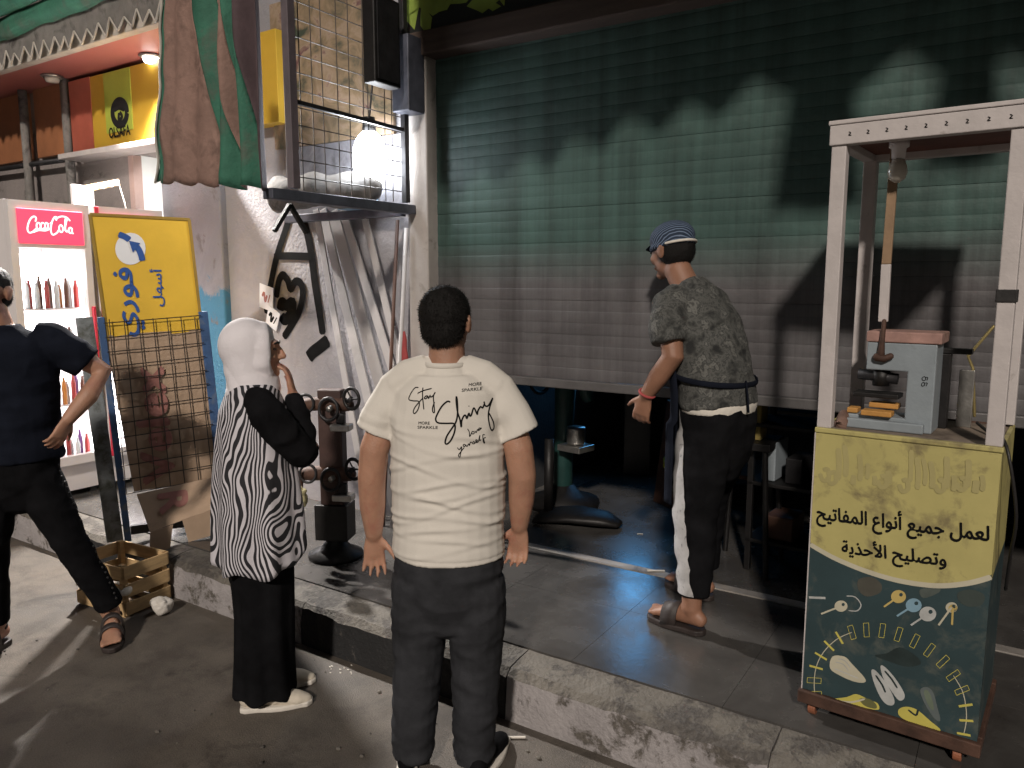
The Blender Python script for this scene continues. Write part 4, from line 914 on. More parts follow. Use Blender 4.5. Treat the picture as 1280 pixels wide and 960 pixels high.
tb = empty('small_table', (-.58, 3.74, PZ), 0, 'small brown table holding the canister behind the cart', 'table')
boxo('top', (-.14,-.12,.59), (.14,.12,.618), 'brown_wood', tb)
for sx in (-1, 1):
    for sy in (-1, 1): boxo('leg', (sx*.12-.015, sy*.10-.015, 0), (sx*.12+.015, sy*.10+.015, .589), 'brown_wood', tb)
mon = empty('blue_screen', (-2.36, 5.40, PZ), R(25), 'glowing blue screen inside the shop mirrored in the floor tiles', 'screen')
boxo('casing', (-.13,.0,.70), (.13,.05,1.52), 'black_metal', mon); MB().box((-.125,-.004,.74), (.125,-.001,1.50)).build('display', 'screen', mon)
boxo('stand', (-.1,-.05,.0), (.1,.1,.698), 'black_metal', mon)

# ================================================================== LITTER
def scrap(px, py, z, w, l, rz, lab, mat='paper', cat='litter', name='paper_scrap'):
    p = onZ(px, py, z); mb = MB(); vs = []
    for i in range(4):
        for j in range(3): vs.append(((i/3-.5)*l, (j/2-.5)*w, .003 + .006*abs(noise.noise((i*1.3, j*1.7, px))) ))
    mb.add(vs, [[i*3+j, (i+1)*3+j, (i+1)*3+j+1, i*3+j+1] for i in range(3) for j in range(2)])
    o = mb.build(name, mat); o.modifiers.new('t', 'SOLIDIFY').thickness = .001; o.location = (p.x, p.y, z); o.rotation_euler = (0,0,rz); return tag(o, lab, cat)
scrap(800, 668, PZ, .012, .035, .6, 'small white paper scrap on the tiles near the shutter')
scrap(938, 684, PZ, .015, .045, .3, 'torn white paper scrap on the tiles behind the worker')
scrap(820, 714, PZ+.005, .02, .09, R(33), 'folded paper strip lying on the threshold by the sandal')
p = onZ(640, 924, 0); o = MB().cyl((-.045,0,.006), (.05,.006,.006), .0045, seg=8).build('white_stick', 'paper'); o.location = (p.x, p.y, 0); o.rotation_euler = (0,0,R(30)); tag(o, 'short white stick on the street right of the man', 'stick')
p = onZ(425, 838, 0); mb = MB(); random.seed(3)
for i in range(11):
    c = Vector((random.gauss(0,.035), random.gauss(0,.018), .002)); mb.ell(c, (.003+.005*random.random(), .003, .002), None, 6, 4)
o = mb.build('crumbs', 'paper'); o.location = (p.x, p.y, 0); tag(o, 'pale crumbs scattered on the street by the kerb', 'crumbs', kind='stuff')
mb = MB(); random.seed(11)
for i in range(130):
    x, y_ = random.uniform(-4.5, .6), random.uniform(.9, 2.32); s = random.choice((.003, .004, .006, .009)); mb.ell((x, y_, s*.5), (s*random.uniform(.7,1.5), s, s*.6), None, 6, 4)
o = mb.build('grit', 'concrete'); tag(o, 'small stones and grit strewn over the street', 'grit', kind='stuff')
# ================================================================== KEY-CUTTING CART
CO = Vector((-.512, 2.615, PZ)); CR = R(-3.8)
cart = empty('key_cart', CO, CR, 'tall key cutting cart with white posts and yellow and teal painted cabinet', 'cart')
CM = Matrix.Translation(CO) @ Matrix.Rotation(CR, 4, 'Z'); CI = CM.inverted(); CN = (CM.to_3x3() @ Vector((0,-1,0)))
CW, CD, CB, CT, CR_ = .515, .46, .095, 1.0, 1.945
def cpx(px, py, y=0.0):
    o = CM @ Vector((0, y, 0)); return CI @ onP(px, py, o, CN)
def cpl(px, py): return cpx(px, py), Vector((0,-1,0))
curve = smooth_line([(0, .612), (.08, .582), (.18, .560), (.28, .552), (.38, .562), (.46, .590), (.515, .622)], 6)
yp = [(x, 0, z) for x, z in curve] + [(CW, 0, CT), (0, 0, CT)]
MB().prism(yp, (0, .012, 0)).build('front_panel', 'cart_yellow', cart)['label'] = 'yellow upper front panel with black lettering'
tp = [(x, 0, z-.0005) for x, z in curve][::-1] + [(0, 0, CB), (CW, 0, CB)]
MB().prism(tp, (0, .012, 0)).build('front_panel', 'cart_teal', cart)['label'] = 'teal lower front panel printed with keys and shoes'
strokes_mesh('curved_line', [[(x, z-.006) for x, z in curve]], .016, lambda x, z: (Vector((x, 0, z)), Vector((0,-1,0))), 'print_cream', cart, off=.0015, sub=2)
MB().box((-.004, -.003, CB), (-.0005, .014, CT-.013)).build('edge_strip', 'white_paint', cart)
# side, back, floor
MB().box((CW-.012, .0125, CB), (CW, CD, .60)).build('side_panel', 'cart_teal', cart); MB().box((CW-.012, .0125, .6005), (CW, CD, CT)).build('side_panel', 'cart_yellow', cart)
MB().box((0, .0125, CB), (.012, CD, .60)).build('side_panel', 'cart_teal', cart); MB().box((0, .0125, .6005), (.012, CD, CT)).build('side_panel', 'cart_yellow', cart)
MB().box((.0125, CD-.012, CB), (CW-.0125, CD, CT)).build('back_panel', 'brown_wood', cart)
MB().box((.013, .013, CT-.03), (CW-.013, CD-.013, CT-.004)).build('counter', 'cart_floor', cart)
MB().box((-.004, -.006, CT-.012), (CW+.004, .012, CT+.004)).build('counter_edge', 'cart_yellow', cart, bevel=.003)
boxo('bottom_rail', (-.012, -.016, CB-.045), (CW+.012, .03, CB-.001), 'rust', cart); boxo('bottom_rail', (-.012, CD-.03, CB-.045), (CW+.012, CD+.01, CB-.001), 'rust', cart)
for X in (-.012, CW-.028): boxo('bottom_rail', (X, .031, CB-.045), (X+.04, CD-.031, CB-.001), 'rust', cart)
for X in (.03, CW-.05):
    for Y in (.03, CD-.04):
        w = MB().cyl((X-.012, Y, .026), (X+.012, Y, .026), .026, seg=18).build('wheel', simple('orange_brown_wheel', (.28,.10,.05), .6, .3, 9), cart, bevel=.003)
        mbf = MB().box((X-.018, Y-.012, .02), (X-.0135, Y+.012, .05)).box((X+.0135, Y-.012, .02), (X+.018, Y+.012, .05)); mbf.build('fork', 'dark_metal', w)
PWd = .044
for X in (0, CW-PWd):
    for Y in (.0, CD-PWd): boxo('post', (X, Y, CT+.004), (X+PWd, Y+PWd-.003, CR_-.05), 'white_paint', cart, .003)
MB().box((-.006, -.008, CR_-.052), (CW+.006, .036, CR_+.008)).build('top_beam', 'white_paint', cart, bevel=.003)
MB().box((-.006, CD-.036, CR_-.052), (CW+.006, CD+.006, CR_+.008)).build('top_beam', 'white_paint', cart, bevel=.003)
for X in (-.004, CW-.036): MB().box((X, .037, CR_-.052), (X+.04, CD-.037, CR_+.008)).build('top_beam', 'white_paint', cart, bevel=.003)
MB().box((-.01, -.012, CR_+.0085), (CW+.01, CD+.01, CR_+.022)).build('roof', 'white_paint', cart, bevel=.003)
MB().box((.037, .037, CR_-.03), (CW-.037, CD-.037, CR_+.005)).build('roof_lining', 'cart_roof', cart)
mk = MB(); marks = []
for i in range(9):
    x = .05 + i*.052; z = CR_-.022; strokes_mesh('pen_mark', [[(x, z+.006), (x+.006, z+.002), (x, z-.004), (x+.008, z-.005)]], .0028, lambda x, z: (Vector((x, -.008, z)), Vector((0,-1,0))), 'ink', cart, off=.001, sub=3)
t = cpx(1265, 370); boxo('black_tape', (CW-PWd-.004, -.004, t.z-.018), (CW+.004, PWd, t.z+.018), 'black_rubber', cart, .002)
# lettering
def line_text(name, s, pl, pr, h, mat, bold):
    a, b = cpx(*pl), cpx(*pr); d = (b-a); L = d.length; d.normalize(); up = Vector((-d.z, 0, d.x))
    text_on(name, arabic(s), 1, lambda x, y: (a + d*x + up*y, Vector((0,-1,0))), mat, cart, bold=bold, width=L, height=h, off=.0022)
line_text('lettering', 'لعمل جميع أنواع المفاتيح', (1021, 657), (1236, 686), .082, 'ink', .022)
line_text('lettering', 'وتصليح الأحذية', (1053, 699), (1183, 716), .072, 'ink', .022)
ghost = []
random.seed(21)
for x in range(1030, 1236, 9):
    if 1112 < x < 1128: continue
    y0 = 598 + (x-1030)*.07 + random.uniform(-4, 6); hgt = random.choice((12, 16, 20, 34, 40))
    if random.random() < .55: ghost.append(([(x, y0), (x+1, y0-hgt*.5), (x+random.uniform(-2,2), y0-hgt)], random.uniform(.012, .019)))
    else: ghost.append(([(x-5, y0-4), (x-1, y0+5), (x+6, y0+2), (x+5, y0-9), (x-1, y0-8)], .014))
strokes_mesh('faded_print', ghost, .01, cpl, 'print_ghost', cart, off=.0012)
# stitched arc
def Z3(zx, zy): return 1000 + zx*260/960, 700 + zy*260/960
arc = [(68,618),(66,555),(75,495),(97,443),(135,395),(182,358),(240,333),(307,322),(380,325),(455,342),(530,373),(598,415),(660,468),(708,532),(748,600),(765,670),(768,740),(756,803)]
fill = [0,0,1,1,1,1,0,0,0,0,0,0,0,0,0,1,1,1]
sl, so_ = [], []
for i, (x, y) in enumerate(arc):
    a, b = np.array(arc[max(0, i-1)]), np.array(arc[min(len(arc)-1, i+1)]); tg = (b-a)/np.linalg.norm(b-a); nn = np.array((-tg[1], tg[0])); c = np.array((x, y)); hw, hh = 32, 12
    cor = [c + nn*sx*hw + tg*sy*hh for sx, sy in ((-1,-1),(1,-1),(1,1),(-1,1),(-1,-1))]
    if fill[i]: strokes_mesh('stitch_print', [([Z3(*(c-nn*hw)), Z3(*(c+nn*hw))], .013)], .01, cpl, 'print_yellow', cart, off=.0018)
    else: strokes_mesh('stitch_print', [([Z3(*cor[k]), Z3(*cor[k+1])], .0028) for k in range(4)], .003, cpl, 'print_yellow', cart, off=.0018, sub=2)
strokes_mesh('thread_print', [[Z3(*arc[k]) for k in range(0, 7)], [Z3(*arc[k]) for k in range(13, 18)]], .0025, cpl, 'print_cream', cart, off=.0011, sub=3)
def blob(name, pts, mat, lift=.0016, sm=True):
    line = smooth_line(pts, 4, True)[:-1] if sm else pts
    q = [cpx(*Z3(p[0], p[1])) + Vector((0, -lift, 0)) for p in line]; return MB().add(q, [list(range(len(q)))]).build(name, mat, cart)
def key(cx, cy, tx, ty, r, mat):
    blob('key_print', [(cx + r*1.15*math.cos(a), cy + r*math.sin(a)) for a in np.linspace(0, 6.283, 11)[:-1]], mat, .0018)
    strokes_mesh('key_print', [([Z3(cx, cy), Z3(tx, ty)], .010)], .01, cpl, mat, cart, off=.0022)
    blob('key_print', [(cx + r*.28*math.cos(a) + r*.4, cy - r*.3 + r*.28*math.sin(a)) for a in np.linspace(0, 6.283, 8)[:-1]], 'cart_teal', .0026)
key(455, 168, 388, 215, 30, 'print_gold'); key(525, 208, 448, 258, 32, 'print_blue'); key(590, 248, 512, 300, 34, 'print_grey')
key(190, 212, 98, 248, 26, 'print_cream'); key(700, 218, 640, 300, 24, 'print_cream'); key(706, 222, 702, 298, 18, 'print_gold')
strokes_mesh('key_ring_print', [[Z3(215,165), Z3(255,170), Z3(282,205), Z3(265,233), Z3(225,232)]], .0035, cpl, 'print_grey', cart, off=.0024); strokes_mesh('tag_print', [([Z3(42,172), Z3(118,175)], .014)], .014, cpl, 'print_grey', cart)
blob('shoe_print', [(150,445),(205,445),(240,478),(300,545),(295,565),(250,560),(190,535),(140,500)], 'print_cream'); strokes_mesh('lace_print', [[Z3(165,470), Z3(200,480), Z3(225,510)], [Z3(175,455), Z3(205,462), Z3(235,495)], [Z3(160,500), Z3(210,520), Z3(270,545)]], .003, cpl, 'print_grey', cart, off=.0024)
blob('shoe_print', [(330,510),(350,510),(400,570),(435,640),(430,668),(400,665),(370,630),(340,560)], 'print_grey'); blob('shoe_print', [(372,490),(392,492),(440,545),(480,610),(480,640),(455,645),(420,600),(385,545)], 'print_grey', .002)
strokes_mesh('shoe_opening', [([Z3(350,530), Z3(380,575), Z3(395,610)], .006), ([Z3(392,510), Z3(425,550), Z3(450,590)], .006)], .006, cpl, 'print_dark', cart, off=.0026)
blob('shoe_print', [(345,440),(400,430),(460,402),(520,430),(560,475),(500,492),(420,470)], 'print_dark'); blob('shoe_print', [(555,600),(585,585),(615,610),(635,680),(648,740),(620,730),(575,660)], simple('print_slate', (.10,.12,.12), .5, .2, 9, bmp=0)); blob('sole_print', [(572,605),(590,600),(610,640),(618,690),(600,680),(580,640)], simple('print_moss', (.12,.15,.11), .5, .2, 9, bmp=0), .0021)
blob('shoe_print', [(155,642),(215,632),(262,618),(320,645),(358,660),(362,690),(290,680),(210,665)], 'print_yellow'); strokes_mesh('sole_line', [([Z3(160,645), Z3(235,655), Z3(300,640)], .006)], .006, cpl, 'print_cream', cart, off=.0022); blob('shoe_opening', [(275,640),(320,640),(352,665),(350,685),(300,672)], simple('print_olive', (.13,.13,.05), .5, .2, 9, bmp=0), .002)
blob('shoe_print', [(455,690),(490,676),(540,690),(600,740),(650,785),(600,785),(520,752),(462,722)], 'print_yellow'); strokes_mesh('shoe_opening', [([Z3(500,690), Z3(535,715), Z3(545,690)], .006)], .006, cpl, 'print_dark', cart, off=.0022)
blob('smudge', [(270,90),(330,78),(375,110),(370,150),(310,168),(272,140)], simple('faded_smudge', (.07,.068,.055), .6, .2, 9, bmp=0), .0012); blob('smudge', [(730,150),(790,135),(850,160),(840,205),(780,215),(735,190)], simple('dark_smudge', (.04,.055,.05), .6, .2, 9, bmp=0), .0012)
blob('tool_print', [(555,135),(640,128),(640,150),(570,175)], simple('print_pewter', (.09,.11,.10), .5, .3, 9, bmp=0), .0013)
# bulb and lath hanging from the roof
b = cpx(1124, 182, .16); bl = MB().lathe((b.x, .16, 0), [(.03, CR_-.031), (.03, CR_-.05), (.022, CR_-.055), (.02, CR_-.085)], 16).build('lamp_holder', 'fridge_white', cart, smooth=True)
MB().lathe((b.x, .16, CR_-.088), [(.018,0),(.026,-.02),(.03,-.04),(.024,-.06),(.006,-.072)], 16).build('bulb', 'glass_bulb', bl, smooth=True)
p0, p1, pm = cpx(1117, 222, .2), cpx(1104, 402, .2), cpx(1108, 330, .2)
MB().bar((p0.x, .2, CR_-.03), pm, .028, .014, ref=(1,0,0)).build('lath', simple('tan_lath', (.26,.17,.10), .7, .2, 9), cart, bevel=.002); MB().bar(pm + Vector((0,-.0005,-.001)), p1, .029, .016, ref=(1,0,0)).build('lath_sleeve', 'white_paint', cart, bevel=.002)

# key machine standing on the counter
km = empty('key_machine', CM @ Vector((0, 0, CT-.004)), CR, 'grey C-shaped key machine with worn pink top on the cart counter', 'machine')
def kp(px, py, y=.18): q = cpx(px, py, y); return q.x, q.z - (CT-.004)
xa, zt = kp(1089, 426); xb, zb = kp(1168, 528); xn, znt = kp(1138, 463); xl, zl = kp(1058, 512); _, zs = kp(1058, 508)
poly = [(xl, 0), (xb, 0), (xb, zt), (xa, zt), (xa, znt), (xn, znt), (xn, .042), (xl, .042)]
MB().prism([(x, .13, z) for x, z in poly], (0, .13, 0)).build('body', 'grey_machine', km, bevel=.004)
MB().box((xa-.004, .125, zt+.001), (xb+.012, .275, zt+.036)).build('top_board', 'pink_top', km, bevel=.004)
MB().box((xl+.01, .10, .001), (xn+.06, .129, .032)).build('base_lip', 'grey_machine', km, bevel=.004)
MB().cyl((xa+.04, .17, znt+.002), (xa+.04, .17, znt-.055), .026, seg=18).build('chuck', 'black_metal', km, smooth=True); MB().cyl((xa-.03, .17, znt-.02), (xa+.09, .17, znt-.03), .018, seg=14).build('spindle', 'dark_metal', km, smooth=True)
MB().box((xa-.04, .14, .10), (xa+.10, .22, .115)).build('vice', 'black_metal', km, bevel=.003)
lx, lz = kp(1105, 405, .12); l2x, l2z = kp(1101, 445, .12)
MB().tube([(lx, .12, lz+.01), ((lx+l2x)/2, .118, (lz+l2z)/2), (l2x, .12, l2z)], [.007,.008,.012], 10).tube([(l2x-.012, .12, l2z-.004), (l2x+.012, .118, l2z-.008), (l2x+.03, .118, l2z+.002)], [.014,.012,.010], 10).build('lever', 'rust', km, smooth=True)
MB().cyl((l2x, .12, l2z), (l2x, .131, l2z), .006, seg=8).build('pivot', 'steel', km)
sx_, sz_ = kp(1152, 480, .13)
strokes_mesh('scribble', [[(0,.02),(.008,.024),(.01,.014),(.002,.012),(0,.02)], [(.010,.022),(.016,.022),(.014,.012)], [(0,.002),(.007,.006),(.008,-.004),(.001,-.006),(0,.002)], [(.01,.004),(.016,.004),(.013,-.006)]], .0025, lambda x, z: (Vector((sx_+x, .13, sz_+z)), Vector((0,-1,0))), 'ink', km, off=.001, sub=3)
for k, (pa, pb, lb_) in enumerate((((1078,500),(1116,506),'front amber wooden block on the base of the key machine'), ((1083,491),(1120,496),'upper amber wooden block under the key machine chuck'), ((1060,489),(1078,493),'small amber wooden block left of the key machine chuck'))):
    a, b = kp(*pa, .12), kp(*pb, .12); yy = (.105, .165, .135)[k]; z0 = (.0445, .064, .0445)[k]
    if k == 2: a = (xl+.012, 0); b = (xl+.045, 0)
    o = MB().box((a[0], yy, 0), (b[0], yy+.05, .017)).build('wooden_block', 'amber', None, bevel=.003); o.location = CM @ Vector((0,0,CT-.004+z0)); o.rotation_euler = (0,0,CR); tag(o, lb_, 'block')
# wires and frame bits at the right of the counter
fr = empty('bent_wire_stand', CM @ Vector((.0, 0, CT-.004)), CR, 'bent wire frame and brackets standing on the cart counter right of the machine', 'frame')
q = [kp(1242, 408, .36), kp(1210, 445, .36), kp(1216, 460, .36), kp(1218, 520, .36)]
MB().tube([(x, .36, max(z, .004)) for x, z in q], .005, 8).build('wire', simple('brass_wire', (.30,.24,.10), .5, .2, 9, metal=.6), fr, smooth=True)
a, b = kp(1200, 462, .34), kp(1215, 515, .34); boxo('plate', (a[0], .33, .0), (b[0]+.0, .35, a[1]), 'steel', fr, .002)
a, b = kp(1180, 440, .33), kp(1203, 525, .33); boxo('upright', (a[0], .26, 0), (a[0]+.03, .30, a[1]), 'black_metal', fr, .003); boxo('upright', (a[0]-.0, .26, a[1]+.0005), (b[0]+.02, .30, a[1]+.018), 'black_metal', fr, .003)
cbpts = [CM @ Vector(v) for v in ((.42,.30,CT+.02),(.47,.20,CT+.005),(.50,.10,CT+.02),(.53,.02,CT-.02),(.56,.05,CT-.2),(.55,.15,CT-.35),(.54,.25,CT-.5))]
o = MB().tube([tuple(v) for v in smooth_line([tuple(v) for v in cbpts], 4)], .005, 8).build('cable', 'black_rubber', None, smooth=True); tag(o, 'black cable hanging over the right edge of the cart', 'cable')
o = MB().tube([tuple(CM @ Vector(v)) for v in ((.03,.10,CT+.002),(.06,.06,CT+.004),(.05,.14,CT+.03),(.02,.2,CT+.003))], [.012,.02,.018,.01], 10).build('rag', simple('brown_rag', (.17,.10,.075), .9, .3, 20), None, smooth=True); tag(o, 'brown rag at the left corner of the cart counter', 'rag')
# ================================================================== PEOPLE
def rot_from(fwd, up=(0,0,1)):
    f = Vector(fwd).normalized(); u = Vector(up); r = f.cross(u).normalized(); u = r.cross(f); return Matrix((r, f, u)).transposed()
def head_shape(S, c, Rm, k=1.0):
    c = Vector(c); P = lambda x, y, z: c + Rm @ Vector((x*k, y*k, z*k)); E = lambda p, r: S.ell(P(*p), tuple(q*k for q in r), Rm, 18, 12)
    E((0,-.015,.028), (.077,.095,.086)); E((0,.022,-.045), (.058,.066,.066)); E((0,.048,-.008), (.060,.045,.080)); E((0,.082,.034), (.048,.016,.012)); E((0,.092,-.056), (.024,.012,.011)); E((0,.075,-.090), (.027,.024,.020))
    E((.036,.07,-.02), (.024,.018,.02)); E((-.036,.07,-.02), (.024,.018,.02))
    S.tube([P(0,.088,.026), P(0,.104,.0), P(0,.113,-.022)], [.009*k,.011*k,.014*k], 10); E((.012,.098,-.026), (.009,.01,.008)); E((-.012,.098,-.026), (.009,.01,.008))
    for s in (-1, 1): E((.079*s,-.012,-.005), (.010,.021,.032)); E((.086*s,-.022,.008), (.006,.012,.02))
def hand_shape(S, wrist, d, palm_n, thumb_side, curl=.35, k=1.0, spread=1.0, thumb_curl=.3):
    """wrist, finger direction, palm normal, side the thumb leaves from"""
    w = Vector(wrist); d = Vector(d).normalized(); n = Vector(palm_n); n = (n - d*n.dot(d)).normalized(); t = Vector(thumb_side); t = t - d*t.dot(d) - n*t.dot(n); t.normalize()
    S.tube([w - d*.01*k, w + d*.02*k, w + d*.055*k, w + d*.088*k], [(.026*k,.019*k),(.034*k,.017*k),(.041*k,.0155*k),(.040*k,.0125*k)], 14, ref=t)
    L = (.071, .079, .073, .058)
    for i in range(4):
        off = (1.5-i)*.0215*k; a = (1.5-i)*.075*spread; dd = (d*math.cos(a) + t*math.sin(a)).normalized(); p = w + d*.086*k + t*off; pts = [p - dd*.02*k, p]; ang = 0; l = L[i]*k
        for seg, cv in ((.42, .5), (.33, 1.0), (.25, .8)):
            ang += curl*cv; q = dd*math.cos(ang) + n*math.sin(ang); pts.append(pts[-1] + q*(l*seg))
        S.tube(pts, [.0092*k,.0095*k,.0085*k,.0078*k,.0066*k], 10)
    p = w + d*.028*k + t*.030*k; td = (d*.62 + t*.70 + n*.28).normalized(); pts = [p - td*.02*k - t*.006*k, p]
    for l, a in ((.034, 0), (.028, thumb_curl), (.022, thumb_curl*2)): pts.append(pts[-1] + (td*math.cos(a) + (d*.8+n*.5)*math.sin(a)).normalized()*l*k)
    S.tube(pts, [.013*k,.0135*k,.011*k,.0095*k,.0075*k], 10)
def eyes(parent, c, Rm, k=1.0, mouth=True):
    c = Vector(c)
    for s in (-1, 1):
        MB().ell(c + Rm @ Vector((.032*s*k,.083*k,.012*k)), (.013*k,.009*k,.006*k), Rm, 12, 8).build('eye', 'eye', parent, smooth=True)
        MB().tube([c + Rm @ Vector((x*s*k, y*k, z*k)) for x, y, z in ((.014,.096,.034),(.034,.094,.040),(.052,.082,.034))], [.0035,.0045,.003], 6).build('eyebrow', 'hair', parent, smooth=True)
    if mouth: MB().tube([c + Rm @ Vector((x*k, y*k, -.056*k)) for x, y in ((-.022,.092),(0,.1035),(.022,.092))], [.003,.006,.003], 8).build('lips', 'lip', parent, smooth=True)
def shoe(parent, heel, d, length, mat, sole_mat, name='shoe', h=.075, lift=0):
    hz = Vector((heel[0], heel[1], heel[2])); d = Vector(d).normalized(); s = Vector((0,0,1)).cross(d)
    o = MB(); f = lambda a, z: hz + d*(a*length) + Vector((0,0,z))
    o.tube([f(.02,.030+h*.35), f(.18,.028+h*.40), f(.38,.026+h*.36), f(.6,.024+h*.22), f(.82,.022+h*.08), f(.97,.020)], [(.030,.030+h*.18),(.035,h*.55),(.036,h*.50),(.042,h*.40),(.042,.028),(.026,.018)], 16, ref=s)
    up = solid(name, o, mat, parent, .006, 3)
    pl = []
    for t in np.linspace(0, 1, 15): pl.append((t, .036 + .012*math.sin(min(1, max(0, (t-.25)/.6))*3.14) - (.022 if t > .93 else 0) - (.012 if t < .04 else 0)))
    poly = [hz + d*(-.015+t*(length+.025)) + s*w for t, w in pl] + [hz + d*(-.015+t*(length+.025)) - s*w for t, w in pl[::-1]]
    MB().prism(poly, (0,0,.022)).build('sole', sole_mat, up, bevel=.006); return up
def foot_shape(S, ankle, d, L=.24, k=1.):
    a = Vector(ankle); d = Vector(d).normalized(); s = Vector((0,0,1)).cross(d); g = a.z
    f = lambda x, z: Vector((a.x, a.y, 0)) + d*x + Vector((0,0,z))
    zb = g - .085
    S.tube([f(-.055, zb+.04), f(-.02, zb+.055), f(.05, zb+.05), f(.11, zb+.036), f(.155, zb+.026)], [(.028,.032),(.033,.045),(.036,.042),(.042,.028),(.042,.018)], 14, ref=s)
    for i in range(5):
        o = (i-2)*.0175; p = f(.15, zb+.022) + s*o; l = (.045,.04,.037,.032,.026)[i]; S.tube([p, p + d*l*.6 + Vector((0,0,.004)), p + d*l], [.0105 if i else .013,.0095 if i else .0125,.008 if i else .011], 8)
def sandal(parent, ankle, d, straps=2, slide=False):
    a = Vector(ankle); d = Vector(d).normalized(); s = Vector((0,0,1)).cross(d); zb = a.z - .085; base = Vector((a.x, a.y, zb))
    poly = []
    for sg in (1, -1):
        r = [(t, .040 + .012*math.sin(min(1, max(0, (t-.3)/.6))*3.14) - (.026 if t in (0, 1) else 0)) for t in np.linspace(0, 1, 13)]
        if sg < 0: r = r[::-1]
        poly += [base + d*(-.075 + t*.275) + s*(w*sg) + Vector((0,0,-.022)) for t, w in r]
    so = MB().prism(poly, (0,0,.026)).build('sandal', 'sandal', parent, bevel=.006)
    for k in ((.045, .105) if not slide else (.075,)):
        wd = .03 if not slide else .075; mb = MB(); vs = []
        for i in range(13):
            an = math.pi*i/12; w = .053; hgt = (.106 if k < .07 else .080) if not slide else .090
            for e in (-.5, .5): vs.append(base + d*(k + e*wd) + s*(w*math.cos(an)) + Vector((0,0, hgt*math.sin(an)**.7 - .0 - (.018*e if slide else .01*e))))
        mb.add(vs, [[2*i, 2*i+1, 2*i+3, 2*i+2] for i in range(12)]); o = mb.build('strap', 'sandal', so, smooth=True); o.modifiers.new('t', 'SOLIDIFY').thickness = .005
    if not slide:
        MB().tube([base + s*(.04*math.cos(an)) + d*(-.04*math.sin(an) - .015) + Vector((0,0,.075)) for an in np.linspace(0, math.pi, 9)], [(.010,.004)]*9, 8, ref=(0,0,1)).build('ankle_strap', 'sandal', so, smooth=True)
    return so
def strands(hair_obj, n, length, down=.6, seed=1, zmin=-9):
    """short hairs growing out of the hair surface, part of the same mesh"""
    rnd = random.Random(seed); me = hair_obj.data; bm = bmesh.new(); bm.from_mesh(me); bm.faces.ensure_lookup_table(); fs = [f for f in bm.faces]
    for i in range(n):
        f = rnd.choice(fs); c = f.calc_center_median(); nn = f.normal
        d = (nn*.55 + Vector((rnd.gauss(0,.35), rnd.gauss(0,.35), -down + rnd.gauss(0,.3)))).normalized(); sd = d.cross(nn)
        if sd.length < 1e-4: continue
        sd = sd.normalized()*.0011; L = length*rnd.uniform(.5, 1.2); c = c - nn*.001
        vs = [bm.verts.new(c + sd), bm.verts.new(c - sd), bm.verts.new(c + d*L)]
        bm.faces.new(vs)
    bm.to_mesh(me); bm.free(); return hair_obj
def wrinkles(amp=.006, f=(5, 5, 22), seed=0, lo=-9, hi=9, sharp=True):
    def fn(co, no):
        n = fbm(co, *f, seed); n2 = fbm(co, f[0]*2.1, f[1]*2.1, f[2]*2.1, seed+5)
        if sharp: n = 1 - np.abs(n)*2.2
        w = np.clip((co[:,2]-lo)/.08, 0, 1)*np.clip((hi-co[:,2])/.08, 0, 1)
        return co + no*((amp*n + amp*.4*n2)*w)[:,None]
    return fn

